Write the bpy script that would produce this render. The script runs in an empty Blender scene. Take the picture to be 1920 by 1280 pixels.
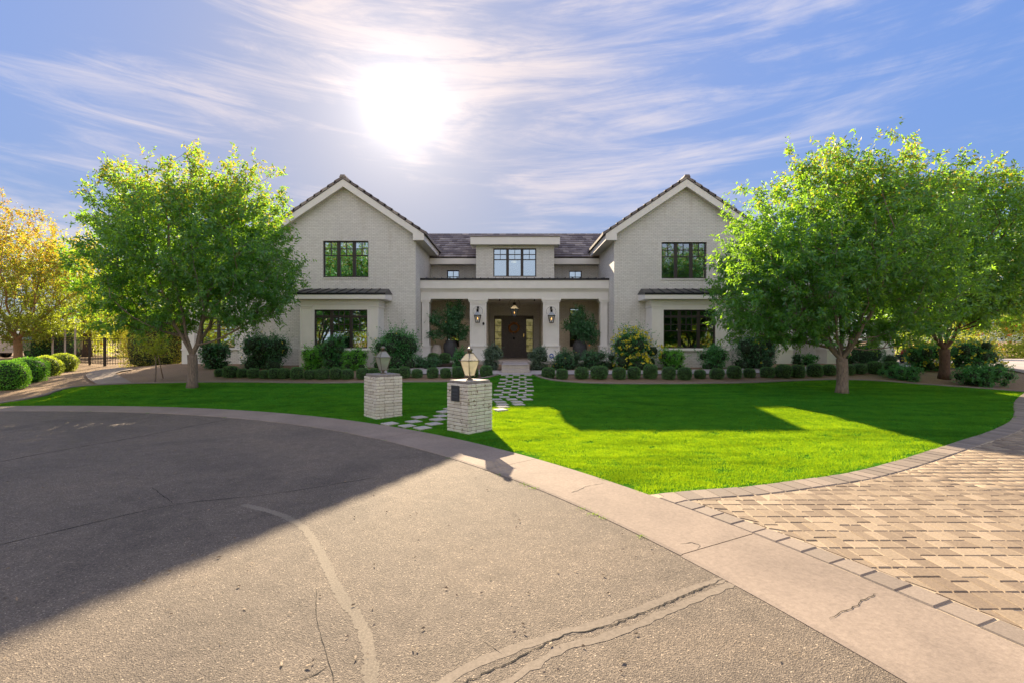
import bpy, math, random
import numpy as np
from mathutils import Vector, Matrix
from mathutils.geometry import delaunay_2d_cdt

R = math.radians
rng = np.random.default_rng(7)
random.seed(7)
scene = bpy.context.scene

# ------------------------------------------------------------------ camera, sky, sun, exposure
EYE = 1.9
F = 900.0                      # focal length in photograph pixels (1920 wide)
cam_d = bpy.data.cameras.new("camera")
cam = bpy.data.objects.new("camera", cam_d)
scene.collection.objects.link(cam)
cam.location = (0, 0, EYE)
cam.rotation_euler = (R(90), 0, 0)
cam_d.sensor_width = 36
cam_d.lens = 36 * F / 1920
cam_d.clip_start = 0.05
cam_d.clip_end = 4000
scene.camera = cam

SUN_DIR = Vector((-212, 900, 435)).normalized()
SUN_EL = math.asin(SUN_DIR.z)
SUN_AZ = math.atan2(SUN_DIR.x, SUN_DIR.y)
SUN_STRENGTH = 2.0
SKY_STRENGTH = 0.15
EXPOSURE = 2.87
SKY_KNEE = 0.8
SKY_TINT = (0.45, 0.515, 0.675, 1)

world = bpy.data.worlds.new("World")
scene.world = world
world.use_nodes = True
wn, wl = world.node_tree.nodes, world.node_tree.links
wn.clear()


def wnode(t, **kw):
    n = wn.new(t)
    for k, v in kw.items():
        setattr(n, k, v)
    return n


def wmath(op, a, b=None, c=None):
    n = wnode("ShaderNodeMath", operation=op)
    for i, v in enumerate((a, b, c)):
        if v is None:
            continue
        if isinstance(v, (int, float)):
            n.inputs[i].default_value = v
        else:
            wl.new(v, n.inputs[i])
    return n.outputs[0]


sky = wnode("ShaderNodeTexSky", sky_type='NISHITA')
sky.sun_disc = False
sky.sun_elevation = SUN_EL
sky.sun_rotation = SUN_AZ
sky.altitude = 300
sky.air_density = 1.0
sky.dust_density = 0.7
sky.ozone_density = 2.6
tc = wnode("ShaderNodeTexCoord")
sep = wnode("ShaderNodeSeparateXYZ")
wl.new(tc.outputs["Generated"], sep.inputs[0])
# long thin cirrus: noise on the view direction, stretched sideways and tilted a little
def cirrus(rot, scl, loc, detail, rough, dist, ns):
    m = wnode("ShaderNodeMapping")
    m.inputs["Rotation"].default_value = rot
    m.inputs["Scale"].default_value = scl
    m.inputs["Location"].default_value = loc
    wl.new(tc.outputs["Generated"], m.inputs[0])
    n = wnode("ShaderNodeTexNoise"); n.inputs["Scale"].default_value = ns
    n.inputs["Detail"].default_value = detail; n.inputs["Roughness"].default_value = rough
    n.inputs["Distortion"].default_value = dist
    wl.new(m.outputs[0], n.inputs["Vector"])
    return n.outputs[0]


c_big = cirrus((0, R(-9), 0), (1.15, 1.15, 4.6), (3.15, 0.4, 1.3), 10, .60, 1.1, 1.5)
c_fine = cirrus((0, R(-12), 0), (1.6, 1.6, 15.0), (0.2, 1.4, 0.3), 9, .66, .8, 1.8)
c_area = cirrus((0, R(10), 0), (1.0, 1.0, 2.2), (5.3, 2.1, 0.7), 2, .5, 0, 1.6)
s1 = wmath('MULTIPLY', c_big, 0.52)
s2 = wmath('MULTIPLY', c_fine, 0.48)
ssum = wmath('ADD', s1, s2)
sb = wmath('MULTIPLY_ADD', c_area, 0.55, -0.275)
ssum = wmath('ADD', ssum, sb)
cr = wnode("ShaderNodeMapRange"); cr.interpolation_type = 'SMOOTHSTEP'
cr.inputs["From Min"].default_value = 0.46; cr.inputs["From Max"].default_value = 0.71
cr.inputs["To Min"].default_value = 0.0; cr.inputs["To Max"].default_value = 1.0
wl.new(ssum, cr.inputs["Value"])
# angle to the sun
sd = wnode("ShaderNodeVectorMath", operation='DOT_PRODUCT')
sd.inputs[1].default_value = SUN_DIR
wl.new(tc.outputs["Generated"], sd.inputs[0])
cosg = wmath('MINIMUM', sd.outputs["Value"], 1.0)
ang = wmath('ARCCOSINE', cosg)                      # radians
# more cirrus nearer the sun side, as in the photograph
near = wmath('POWER', 2.718, wmath('MULTIPLY', ang, -1.1))
cmask = wmath('MULTIPLY', cr.outputs[0], wmath('MULTIPLY_ADD', near, 1.05, 0.05))
veil = wmath('MULTIPLY', wmath('POWER', 2.718, wmath('MULTIPLY', ang, -2.6)), 0.36)
# added, unseen: pale cloud veil behind the camera, lifting the fill in shade
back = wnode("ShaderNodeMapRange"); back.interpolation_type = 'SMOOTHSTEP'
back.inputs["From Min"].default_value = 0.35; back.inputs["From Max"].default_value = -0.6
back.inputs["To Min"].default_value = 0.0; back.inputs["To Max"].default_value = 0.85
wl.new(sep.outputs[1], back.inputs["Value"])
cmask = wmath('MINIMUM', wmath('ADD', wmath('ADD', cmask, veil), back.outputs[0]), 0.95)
cloudcol = wnode("ShaderNodeMix", data_type='RGBA')
wl.new(near, cloudcol.inputs[0])
cloudcol.inputs[6].default_value = (0.88, 0.86, 0.90, 1)
cloudcol.inputs[7].default_value = (0.80, 0.68, 0.69, 1)
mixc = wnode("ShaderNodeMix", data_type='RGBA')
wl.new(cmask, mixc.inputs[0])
# the clear sky, its glare towards the sun held back as a photographer's exposure blending does
lumn = wnode("ShaderNodeRGBToBW"); wl.new(sky.outputs[0], lumn.inputs[0])
scl = wmath('DIVIDE', 1.0, wmath('MULTIPLY_ADD', lumn.outputs[0], 1.0 / SKY_KNEE, 1.0))
skyc = wnode("ShaderNodeVectorMath", operation='SCALE')
wl.new(sky.outputs[0], skyc.inputs[0]); wl.new(scl, skyc.inputs[3])
skyt = wnode("ShaderNodeMix", data_type='RGBA', blend_type='MULTIPLY')
skyt.inputs[0].default_value = 1.0
skyt.inputs[7].default_value = SKY_TINT
wl.new(skyc.outputs[0], skyt.inputs[6])
wl.new(skyt.outputs[2], mixc.inputs[6]); wl.new(cloudcol.outputs[2], mixc.inputs[7])
# aureole: forward scattering round the sun itself
g1 = wmath('MULTIPLY', wmath('POWER', 2.718, wmath('MULTIPLY', wmath('POWER', wmath('DIVIDE', ang, R(1.3)), 1.35), -1.0)), 6.0)
g2 = wmath('MULTIPLY', wmath('POWER', 2.718, wmath('DIVIDE', ang, -R(5.0))), 0.85)
gl = wmath('ADD', g1, g2)
glc = wnode("ShaderNodeMix", data_type='RGBA', blend_type='MULTIPLY')
glc.inputs[0].default_value = 1.0
glc.inputs[7].default_value = (1.0, 0.92, 0.82, 1)
wl.new(gl, glc.inputs[6])
addc = wnode("ShaderNodeMix", data_type='RGBA', blend_type='ADD')
addc.inputs[0].default_value = 1.0
wl.new(mixc.outputs[2], addc.inputs[6]); wl.new(glc.outputs[2], addc.inputs[7])
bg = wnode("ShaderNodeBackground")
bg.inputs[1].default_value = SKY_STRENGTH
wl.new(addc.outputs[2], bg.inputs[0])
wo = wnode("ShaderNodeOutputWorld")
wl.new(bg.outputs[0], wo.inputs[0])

sun_d = bpy.data.lights.new("sun", 'SUN')
sun = bpy.data.objects.new("sun", sun_d)
scene.collection.objects.link(sun)
sun.location = (0, 0, 40)
sun.rotation_euler = SUN_DIR.to_track_quat('Z', 'Y').to_euler()
sun_d.energy = SUN_STRENGTH
sun_d.angle = R(0.53)
sun_d.color = (1.0, 0.82, 0.57)

scene.view_settings.view_transform = 'Standard'
scene.view_settings.look = 'None'
scene.view_settings.gamma = 1
scene.view_settings.use_curve_mapping = False
scene.view_settings.exposure = EXPOSURE
scene.render.engine = 'CYCLES'
cy = scene.cycles
cy.use_denoising = True
cy.max_bounces = 7
cy.diffuse_bounces = 4
cy.glossy_bounces = 3
cy.transmission_bounces = 4
cy.transparent_max_bounces = 8
cy.sample_clamp_indirect = 6
cy.caustics_reflective = False
cy.caustics_refractive = False

# ------------------------------------------------------------------ helpers
COL = scene.collection
CX, CY = -13.1, -3.28          # centre of the cul-de-sac
R_IN, R_OUT = 16.42, 17.40


def rings(x, y):
    return np.hypot(np.asarray(x) - CX, np.asarray(y) - CY) - R_OUT


def zt(x, y):
    """height of the land: street at 0, rising gently to the house pad"""
    x = np.asarray(x, float); y = np.asarray(y, float)
    p = np.interp(y, [9, 13, 16, 18, 20.3, 21.5, 23.5, 60, 140], [0, .10, .19, .28, .56, .66, .78, .8, .8])
    pl = np.interp(y, [10, 18, 25, 31, 60], [0, .25, .43, .80, .85])
    m = np.clip((x + 22) / 5, 0, 1); m = m * m * (3 - 2 * m)
    h = p * m + pl * (1 - m)
    d = np.clip(rings(x, y) / 3.0, 0, 1)
    return h * d * d * (3 - 2 * d)


def G(px, py, dz=0.0):
    """ground point seen at a photograph pixel"""
    Y = 6.0
    lo, hi = 1.5, 120.0
    for _ in range(60):
        mid = .5 * (lo + hi)
        X = (px - 960) / F * mid
        zr = EYE - (py - 640) / F * mid
        if zr > float(zt(X, mid)) + dz:
            lo = mid
        else:
            hi = mid
    Y = .5 * (lo + hi)
    X = (px - 960) / F * Y
    return X, Y, float(zt(X, Y)) + dz


def W(px, py, Y):
    return (px - 960) / F * Y, EYE - (py - 640) / F * Y


ORG = {}


def tag(o, label=None, cat=None, group=None, kind=None):
    if label: o["label"] = label
    if cat: o["category"] = cat
    if group: o["group"] = group
    if kind: o["kind"] = kind
    return o


def link(o, parent=None):
    COL.objects.link(o)
    if parent is not None:
        o.parent = parent
    return o


def empty(name, loc, label=None, cat=None, group=None, kind=None):
    o = bpy.data.objects.new(name, None)
    o.empty_display_size = 0.2
    o.location = loc
    COL.objects.link(o)
    ORG[o.name] = Vector(loc)
    return tag(o, label, cat, group, kind)


def origin_of(o):
    while o is not None:
        if o.name in ORG:
            return ORG[o.name]
        o = o.parent
    return Vector((0, 0, 0))


def mesh_np(name, V, Q=None, T=None, mats=(), midx=None, smooth=False, attrs=None):
    """fast mesh from numpy: V (n,3), quads (m,4) and/or triangles (k,3)"""
    me = bpy.data.meshes.new(name)
    V = np.asarray(V, np.float32)
    nq = 0 if Q is None else len(Q); nt = 0 if T is None else len(T)
    loops = []
    if nq: loops.append(np.asarray(Q, np.int32).ravel())
    if nt: loops.append(np.asarray(T, np.int32).ravel())
    loops = np.concatenate(loops)
    me.vertices.add(len(V)); me.vertices.foreach_set("co", V.ravel())
    me.loops.add(len(loops)); me.loops.foreach_set("vertex_index", loops)
    me.polygons.add(nq + nt)
    st = np.concatenate([np.arange(nq) * 4, nq * 4 + np.arange(nt) * 3]).astype(np.int32)
    me.polygons.foreach_set("loop_start", st)
    for m in mats: me.materials.append(m)
    if midx is not None:
        me.polygons.foreach_set("material_index", np.asarray(midx, np.int32))
    if smooth:
        me.polygons.foreach_set("use_smooth", np.ones(nq + nt, bool))
    for k, a in (attrs or {}).items():
        at = me.attributes.new(k, 'FLOAT', 'POINT')
        at.data.foreach_set("value", np.asarray(a, np.float32))
    me.update(calc_edges=True)
    return me


class MB:
    def __init__(s, whole=False):
        s.v = []; s.f = []; s.m = []; s.sm = []; s.g = []; s.whole = whole

    def islands(s):
        """pieces that do not touch each other become objects of their own"""
        if len(s.g) < 2 or len(s.g) > 120: return [s]
        bb = []
        for (v0, v1, f0, f1) in s.g:
            a = np.array([tuple(v) for v in s.v[v0:v1]])
            bb.append((a.min(0) - .004, a.max(0) + .004))
        n = len(bb); grp = list(range(n))
        def find(i):
            while grp[i] != i: i = grp[i]
            return i
        for i in range(n):
            for j in range(i + 1, n):
                if (bb[i][0] <= bb[j][1]).all() and (bb[j][0] <= bb[i][1]).all(): grp[find(i)] = find(j)
        out = {}
        for i in range(n): out.setdefault(find(i), []).append(i)
        if len(out) < 2: return [s]
        res = []
        for ids in out.values():
            m = MB(True)
            for i in ids:
                v0, v1, f0, f1 = s.g[i]
                o = len(m.v)
                m.v += s.v[v0:v1]
                for k in range(f0, f1):
                    m.f.append(tuple(q - v0 + o for q in s.f[k])); m.m.append(s.m[k]); m.sm.append(s.sm[k])
            res.append(m)
        return res

    def add(s, vs, fs, mi=0, smooth=False):
        o = len(s.v); f0 = len(s.f)
        s.v += [tuple(v) for v in vs]
        for f in fs:
            s.f.append(tuple(i + o for i in f)); s.m.append(mi); s.sm.append(smooth)
        s.g.append((o, len(s.v), f0, len(s.f)))
        return s

    def box(s, x0, x1, y0, y1, z0, z1, mi=0):
        if x0 > x1: x0, x1 = x1, x0
        if y0 > y1: y0, y1 = y1, y0
        if z0 > z1: z0, z1 = z1, z0
        return s.add([(x0, y0, z0), (x1, y0, z0), (x1, y1, z0), (x0, y1, z0), (x0, y0, z1), (x1, y0, z1), (x1, y1, z1), (x0, y1, z1)],
                     [(0, 3, 2, 1), (4, 5, 6, 7), (0, 1, 5, 4), (1, 2, 6, 5), (2, 3, 7, 6), (3, 0, 4, 7)], mi)

    def prism(s, poly, a, b, axis='y', mi=0):
        """poly: list of 2-D points; extruded along axis from a to b"""
        n = len(poly)
        def P(p, t):
            return (p[0], t, p[1]) if axis == 'y' else ((t, p[0], p[1]) if axis == 'x' else (p[0], p[1], t))
        vs = [P(p, a) for p in poly] + [P(p, b) for p in poly]
        fs = [tuple(range(n)), tuple(range(2 * n - 1, n - 1, -1))]
        fs += [(i, i + n, (i + 1) % n + n, (i + 1) % n) for i in range(n)]
        return s.add(vs, fs, mi)

    def tube(s, pts, rs, n=8, mi=0, caps=True, smooth=True):
        pts = [Vector(p) for p in pts]
        if isinstance(rs, (int, float)): rs = [rs] * len(pts)
        vs = []; up = Vector((0.13, 0.29, 0.95))
        prev = None
        for i, p in enumerate(pts):
            d = (pts[min(i + 1, len(pts) - 1)] - pts[max(i - 1, 0)]).normalized()
            if prev is None:
                u = d.cross(up)
                if u.length < .1: u = d.cross(Vector((1, 0, 0)))
                u.normalize()
            else:
                u = (prev - d * prev.dot(d)).normalized()
            prev = u
            w = d.cross(u)
            for k in range(n):
                a = 2 * math.pi * k / n
                vs.append(p + (u * math.cos(a) + w * math.sin(a)) * rs[i])
        fs = []
        for i in range(len(pts) - 1):
            for k in range(n):
                fs.append((i * n + k, i * n + (k + 1) % n, (i + 1) * n + (k + 1) % n, (i + 1) * n + k))
        if caps:
            fs.append(tuple(range(n - 1, -1, -1))); fs.append(tuple((len(pts) - 1) * n + k for k in range(n)))
        return s.add(vs, fs, mi, smooth)

    def lathe(s, prof, c, n=20, mi=0, smooth=True, rot=0.0):
        vs = []
        for r, z in prof:
            for k in range(n):
                a = 2 * math.pi * k / n + rot
                vs.append((c[0] + r * math.cos(a), c[1] + r * math.sin(a), c[2] + z))
        fs = []
        for i in range(len(prof) - 1):
            for k in range(n):
                fs.append((i * n + k, i * n + (k + 1) % n, (i + 1) * n + (k + 1) % n, (i + 1) * n + k))
        fs.append(tuple(range(n - 1, -1, -1))); fs.append(tuple((len(prof) - 1) * n + k for k in range(n)))
        return s.add(vs, fs, mi, smooth)

    def build(s, name, mats, parent=None, loc=None, **kw):
        if not isinstance(mats, (list, tuple)): mats = [mats]
        if parent is not None and loc is None and not s.whole:
            parts = s.islands()
            if len(parts) > 1:
                res = [p.build(name, mats, parent) for p in parts]
                return res[0]
        if loc is not None: org = Vector(loc)
        else: org = origin_of(parent)
        me = bpy.data.meshes.new(name)
        me.from_pydata([(v[0] - org.x, v[1] - org.y, v[2] - org.z) for v in s.v], [], s.f)
        for m in mats: me.materials.append(m)
        me.polygons.foreach_set("material_index", s.m)
        me.polygons.foreach_set("use_smooth", s.sm)
        me.update()
        o = bpy.data.objects.new(name, me)
        COL.objects.link(o)
        if parent is not None: o.parent = parent
        if loc is not None:
            o.location = loc
            ORG[o.name] = Vector(loc)
        return tag(o, **kw)


def copy_tree(o, parent=None, loc=None, rotz=None, scale=None, label=None):
    c = o.copy(); COL.objects.link(c); c.parent = parent
    if loc is not None: c.location = loc
    if rotz is not None: c.rotation_euler = (0, 0, rotz)
    if scale is not None: c.scale = scale if isinstance(scale, tuple) else (scale,) * 3
    if label: c["label"] = label
    for ch in list(o.children): copy_tree(ch, c)
    return c


# ------------------------------------------------------------------ materials
def newmat(name):
    m = bpy.data.materials.new(name); m.use_nodes = True
    nt = m.node_tree
    b = nt.nodes["Principled BSDF"]
    return m, nt.nodes, nt.links, b


def nd(nodes, t, **kw):
    n = nodes.new(t)
    for k, v in kw.items(): setattr(n, k, v)
    return n


def ramp(nodes, links, src, stops):
    r = nodes.new("ShaderNodeValToRGB")
    el = r.color_ramp.elements
    while len(el) > 1: el.remove(el[0])
    el[0].position = stops[0][0]; el[0].color = (*stops[0][1], 1)
    for p, c in stops[1:]:
        e = el.new(p); e.color = (*c, 1)
    links.new(src, r.inputs[0])
    return r.outputs[0]


def noise(nodes, links, scale, detail=4, rough=.55, vec=None, dist=0):
    n = nodes.new("ShaderNodeTexNoise")
    n.inputs["Scale"].default_value = scale; n.inputs["Detail"].default_value = detail
    n.inputs["Roughness"].default_value = rough; n.inputs["Distortion"].default_value = dist
    if vec is not None: links.new(vec, n.inputs["Vector"])
    return n.outputs[0]


def mixc_(nodes, links, fac, a, b, mode='MIX'):
    n = nodes.new("ShaderNodeMix"); n.data_type = 'RGBA'; n.blend_type = mode
    for i, v in ((0, fac), (6, a), (7, b)):
        if isinstance(v, (int, float)): n.inputs[i].default_value = v
        elif isinstance(v, tuple): n.inputs[i].default_value = (*v, 1)
        else: links.new(v, n.inputs[i])
    return n.outputs[2]


def mth(nodes, links, op, a, b=None):
    n = nodes.new("ShaderNodeMath"); n.operation = op
    for i, v in enumerate((a, b)):
        if v is None: continue
        if isinstance(v, (int, float)): n.inputs[i].default_value = v
        else: links.new(v, n.inputs[i])
    return n.outputs[0]


def bump(nodes, links, h, strength, dist, bsdf):
    b = nodes.new("ShaderNodeBump"); b.inputs["Strength"].default_value = strength
    b.inputs["Distance"].default_value = dist
    links.new(h, b.inputs["Height"]); links.new(b.outputs[0], bsdf.inputs["Normal"])
    return b


def geo_pos(nodes):
    return nodes.new("ShaderNodeNewGeometry").outputs["Position"]


def simple(name, c, rough=.6, metal=0.0, var=.12, scale=8, bmp=0.0, spec=None):
    m, N, L, b = newmat(name)
    p = geo_pos(N)
    n = noise(N, L, scale, 5, .6, p)
    lo = tuple(x * (1 - var) for x in c); hi = tuple(min(1, x * (1 + var)) for x in c)
    L.new(ramp(N, L, n, [(.3, lo), (.7, hi)]), b.inputs["Base Color"])
    b.inputs["Roughness"].default_value = rough; b.inputs["Metallic"].default_value = metal
    if bmp: bump(N, L, noise(N, L, scale * 6, 3, .6, p), bmp, .01, b)
    return m


def brick_wall_mat(name, paint, mortar, var=.06):
    m, N, L, b = newmat(name)
    p = geo_pos(N)
    s = nd(N, "ShaderNodeSeparateXYZ"); L.new(p, s.inputs[0])
    c = nd(N, "ShaderNodeCombineXYZ")
    L.new(mth(N, L, 'ADD', s.outputs[0], s.outputs[1]), c.inputs[0]); L.new(s.outputs[2], c.inputs[1])
    br = nd(N, "ShaderNodeTexBrick")
    br.inputs["Scale"].default_value = 1.0
    br.inputs["Brick Width"].default_value = .21; br.inputs["Row Height"].default_value = .076
    br.inputs["Mortar Size"].default_value = .006; br.inputs["Mortar Smooth"].default_value = .25
    br.inputs["Bias"].default_value = 0
    L.new(c.outputs[0], br.inputs["Vector"])
    br.inputs["Color1"].default_value = (1, 1, 1, 1); br.inputs["Color2"].default_value = (.90, .90, .90, 1)
    br.inputs["Mortar"].default_value = (*[mortar[i] / paint[i] for i in range(3)], 1)
    big = ramp(N, L, noise(N, L, .55, 4, .6, p), [(.3, tuple(x * (1 - var) for x in paint)), (.7, tuple(min(1, x * (1 + var * .6)) for x in paint))])
    fine = ramp(N, L, noise(N, L, 14, 4, .7, p), [(.25, (.92, .91, .90)), (.6, (1.01, 1.01, 1.01))])
    c1 = mixc_(N, L, 1.0, big, br.outputs["Color"], 'MULTIPLY')
    c2 = mixc_(N, L, 1.0, c1, fine, 'MULTIPLY')
    mpn = nd(N, "ShaderNodeMapping"); mpn.inputs["Scale"].default_value = (1.6, 1.6, .18); L.new(p, mpn.inputs[0])
    drip = ramp(N, L, noise(N, L, 2.0, 5, .65, mpn.outputs[0]), [(.30, (.91, .895, .87)), (.46, (1, 1, 1))])
    c2 = mixc_(N, L, 1.0, c2, drip, 'MULTIPLY')
    L.new(c2, b.inputs["Base Color"])
    b.inputs["Roughness"].default_value = .75
    h = mth(N, L, 'ADD', mth(N, L, 'MULTIPLY', mth(N, L, 'SUBTRACT', 1.0, br.outputs["Fac"]), 1.0),
            mth(N, L, 'MULTIPLY', noise(N, L, 30, 4, .7, p), .35))
    bump(N, L, h, .8, .012, b)
    return m


M = {}
M['wall'] = brick_wall_mat("white painted brick", (.85, .835, .805), (.50, .485, .46))
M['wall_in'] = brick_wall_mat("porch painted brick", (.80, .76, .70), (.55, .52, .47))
M['trim'] = simple("cream trim paint", (.84, .82, .79), .5, var=.035, scale=2.5)
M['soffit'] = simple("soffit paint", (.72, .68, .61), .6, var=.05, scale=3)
M['bronze'] = simple("dark bronze window frame", (.036, .028, .026), .45, var=.2, scale=20)
M['black'] = simple("black metal", (.015, .015, .017), .4, metal=.3, var=.2)
M['metalroof'] = simple("dark standing seam metal", (.022, .022, .028), .38, metal=.5, var=.2, scale=3)
M['seam'] = simple("metal seam edge", (.05, .05, .06), .35, metal=.6)
M['door'] = simple("dark stained door", (.10, .074, .064), .4, var=.25, scale=12)
M['brass'] = simple("brass", (.7, .5, .2), .25, metal=1, var=.1)
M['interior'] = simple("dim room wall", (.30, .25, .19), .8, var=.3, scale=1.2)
M['blind'] = simple("pale roller blind", (.62, .66, .66), .7, var=.04)
M['white'] = simple("white paint", (.75, .74, .72), .5, var=.05)
M['steel'] = simple("weathered lantern metal", (.20, .17, .13), .4, metal=.7, var=.3, scale=30)
M['pewter'] = simple("pewter lantern roof", (.34, .37, .39), .45, metal=.3, var=.15, scale=20)
M['cap'] = simple("pillar capstone", (.30, .27, .25), .8, var=.25, scale=14, bmp=.4)
M['slate'] = simple("dark slate plaque", (.035, .04, .05), .45, var=.25, scale=40)
M['slate_mark'] = simple("worn plaque lettering", (.075, .085, .10), .5, var=.4, scale=60)
M['urn'] = simple("charcoal urn", (.06, .06, .07), .6, var=.35, scale=12, bmp=.3)
M['pot'] = simple("cream ribbed pot", (.52, .46, .42), .7, var=.12, scale=12)
M['soil'] = simple("soil", (.06, .04, .03), .9, var=.3, scale=20)
M['rubber'] = simple("rubber", (.02, .02, .02), .7)
M['hosered'] = simple("red hose", (.42, .07, .04), .5, var=.2, scale=30)
M['grey'] = simple("grey plastic", (.22, .22, .25), .5)
M['blue'] = simple("blue sign paint", (.02, .10, .45), .4)
M['orange_fruit'] = simple("orange fruit", (.85, .28, .02), .4)
M['iron'] = simple("wrought iron", (.03, .022, .018), .5, metal=.3, var=.3)
M['post_pale'] = simple("pale sunlit post", (.45, .40, .36), .4, metal=.5)  # pale tone stands for sunlight on these posts
M['truck'] = simple("silver truck paint", (.50, .44, .40), .3, metal=.25, var=.05)
M['chrome'] = simple("truck bumper", (.35, .33, .30), .25, metal=.9, var=.1)
M['stake'] = simple("timber stake", (.25, .17, .11), .8, var=.2, scale=20)
M['twig'] = simple("dry twigs", (.50, .20, .05), .8, var=.35, scale=25)
M['chip'] = simple("fallen wood chip", (.30, .22, .15), .8, var=.3)


def emis(name, c, s):
    m, N, L, b = newmat(name)
    b.inputs["Base Color"].default_value = (*c, 1)
    b.inputs["Emission Color"].default_value = (*c, 1); b.inputs["Emission Strength"].default_value = s
    return m


M['flame'] = emis("gas flame", (1, .42, .12), .55)
M['lampglow'] = emis("downlight glow", (1, .62, .22), .6)
M['ceilglow'] = emis("ceiling lamp glow", (1, .8, .45), .45)


def red_light():
    m, N, L, b = newmat("tail light red")
    b.inputs["Base Color"].default_value = (.75, .01, .02, 1); b.inputs["Roughness"].default_value = .15
    return m


M['tail'] = red_light()


def glass_mat(name, refl, tint, rough=.015, wav=.0):
    m, N, L, b = newmat(name)
    N.remove(b)
    out = N["Material Output"]
    gl = nd(N, "ShaderNodeBsdfGlossy"); gl.inputs["Roughness"].default_value = rough
    gl.inputs["Color"].default_value = (.66, .82, .95, 1)
    tr = nd(N, "ShaderNodeBsdfTransparent"); tr.inputs[0].default_value = (*tint, 1)
    mx = nd(N, "ShaderNodeMixShader"); mx.inputs[0].default_value = refl
    L.new(tr.outputs[0], mx.inputs[1]); L.new(gl.outputs[0], mx.inputs[2])
    if wav:
        bp = nd(N, "ShaderNodeBump"); bp.inputs["Strength"].default_value = wav; bp.inputs["Distance"].default_value = .004
        L.new(noise(N, L, 1.6, 2, .5, geo_pos(N)), bp.inputs["Height"]); L.new(bp.outputs[0], gl.inputs["Normal"])
    L.new(mx.outputs[0], out.inputs[0])
    return m


M['glass'] = glass_mat("window glass", .62, (.55, .57, .56), wav=.25)
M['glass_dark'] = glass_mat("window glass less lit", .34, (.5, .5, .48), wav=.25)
M['clear'] = glass_mat("lantern glass", .12, (.9, .9, .88))


def frosted():
    m, N, L, b = newmat("seeded lantern glass")
    N.remove(b)
    out = N["Material Output"]
    d = nd(N, "ShaderNodeBsdfDiffuse"); d.inputs[0].default_value = (.74, .74, .70, 1)
    t = nd(N, "ShaderNodeBsdfTranslucent"); t.inputs[0].default_value = (.75, .68, .50, 1)
    tr = nd(N, "ShaderNodeBsdfTransparent"); tr.inputs[0].default_value = (.8, .8, .75, 1)
    a = nd(N, "ShaderNodeMixShader"); a.inputs[0].default_value = .5
    L.new(d.outputs[0], a.inputs[1]); L.new(t.outputs[0], a.inputs[2])
    c = nd(N, "ShaderNodeMixShader"); c.inputs[0].default_value = .42
    L.new(a.outputs[0], c.inputs[1]); L.new(tr.outputs[0], c.inputs[2])
    g = nd(N, "ShaderNodeBsdfGlossy"); g.inputs["Roughness"].default_value = .1
    e = nd(N, "ShaderNodeMixShader"); e.inputs[0].default_value = .12
    L.new(c.outputs[0], e.inputs[1]); L.new(g.outputs[0], e.inputs[2])
    L.new(e.outputs[0], out.inputs[0])
    return m


M['frost'] = frosted()


def glowing_pane():
    m, N, L, b = newmat("glowing amber sidelight")
    p = geo_pos(N)
    c = ramp(N, L, noise(N, L, 3.5, 3, .6, p, .6), [(.35, (.15, .14, .04)), (.6, (.46, .40, .18))])
    L.new(c, b.inputs["Base Color"]); b.inputs["Roughness"].default_value = .1
    L.new(c, b.inputs["Emission Color"]); b.inputs["Emission Strength"].default_value = .05  # faint glow put into the panes themselves, no lamp behind
    return m


M['amber'] = glowing_pane()


def leaf_mat(name, base, trans, tip=None, tfac=.5, rough=.45, var=.35, gloss=.06, bands=False):
    """base/trans colours vary per leaf by attribute rnd; tip colour by attribute tip"""
    m, N, L, b = newmat(name)
    N.remove(b)
    out = N["Material Output"]
    at = nd(N, "ShaderNodeAttribute", attribute_name="rnd")
    ti = nd(N, "ShaderNodeAttribute", attribute_name="tip")
    def cv(c, k=1.0):
        return ramp(N, L, at.outputs["Fac"], [(0, tuple(x * (1 - var) for x in c)), (1, tuple(min(1, x * (1 + var * k)) for x in c))])
    cb = cv(base); ct = cv(trans)
    if tip is not None:
        cb = mixc_(N, L, ti.outputs["Fac"], cb, tip[0]); ct = mixc_(N, L, ti.outputs["Fac"], ct, tip[1])
    if bands:       # mowing passes and slightly thinner, yellower turf here and there
        p = geo_pos(N)
        mpn = nd(N, "ShaderNodeMapping"); mpn.inputs["Rotation"].default_value = (0, 0, R(-24)); mpn.inputs["Scale"].default_value = (.20, 1.1, 1)
        L.new(p, mpn.inputs[0])
        bn = ramp(N, L, noise(N, L, 1.25, 3, .6, mpn.outputs[0], 1.2), [(.34, (.74, .76, .80)), (.50, (1, 1, 1)), (.66, (1.20, 1.14, 1.15))])
        b2 = ramp(N, L, noise(N, L, 2.2, 5, .7, p, .4), [(.28, (.72, .80, .84)), (.5, (1, 1, 1)), (.72, (1.34, 1.18, 1.0))])
        k = mixc_(N, L, 1.0, bn, b2, 'MULTIPLY')
        cb = mixc_(N, L, 1.0, cb, k, 'MULTIPLY'); ct = mixc_(N, L, 1.0, ct, k, 'MULTIPLY')
    d = nd(N, "ShaderNodeBsdfDiffuse"); L.new(cb, d.inputs[0])
    t = nd(N, "ShaderNodeBsdfTranslucent"); L.new(ct, t.inputs[0])
    a = nd(N, "ShaderNodeMixShader"); a.inputs[0].default_value = tfac
    L.new(d.outputs[0], a.inputs[1]); L.new(t.outputs[0], a.inputs[2])
    g = nd(N, "ShaderNodeBsdfGlossy"); g.inputs["Roughness"].default_value = rough
    g.inputs["Color"].default_value = (.8, .85, .85, 1)
    e = nd(N, "ShaderNodeMixShader"); e.inputs[0].default_value = gloss
    L.new(a.outputs[0], e.inputs[1]); L.new(g.outputs[0], e.inputs[2])
    L.new(e.outputs[0], out.inputs[0])
    return m


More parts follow.
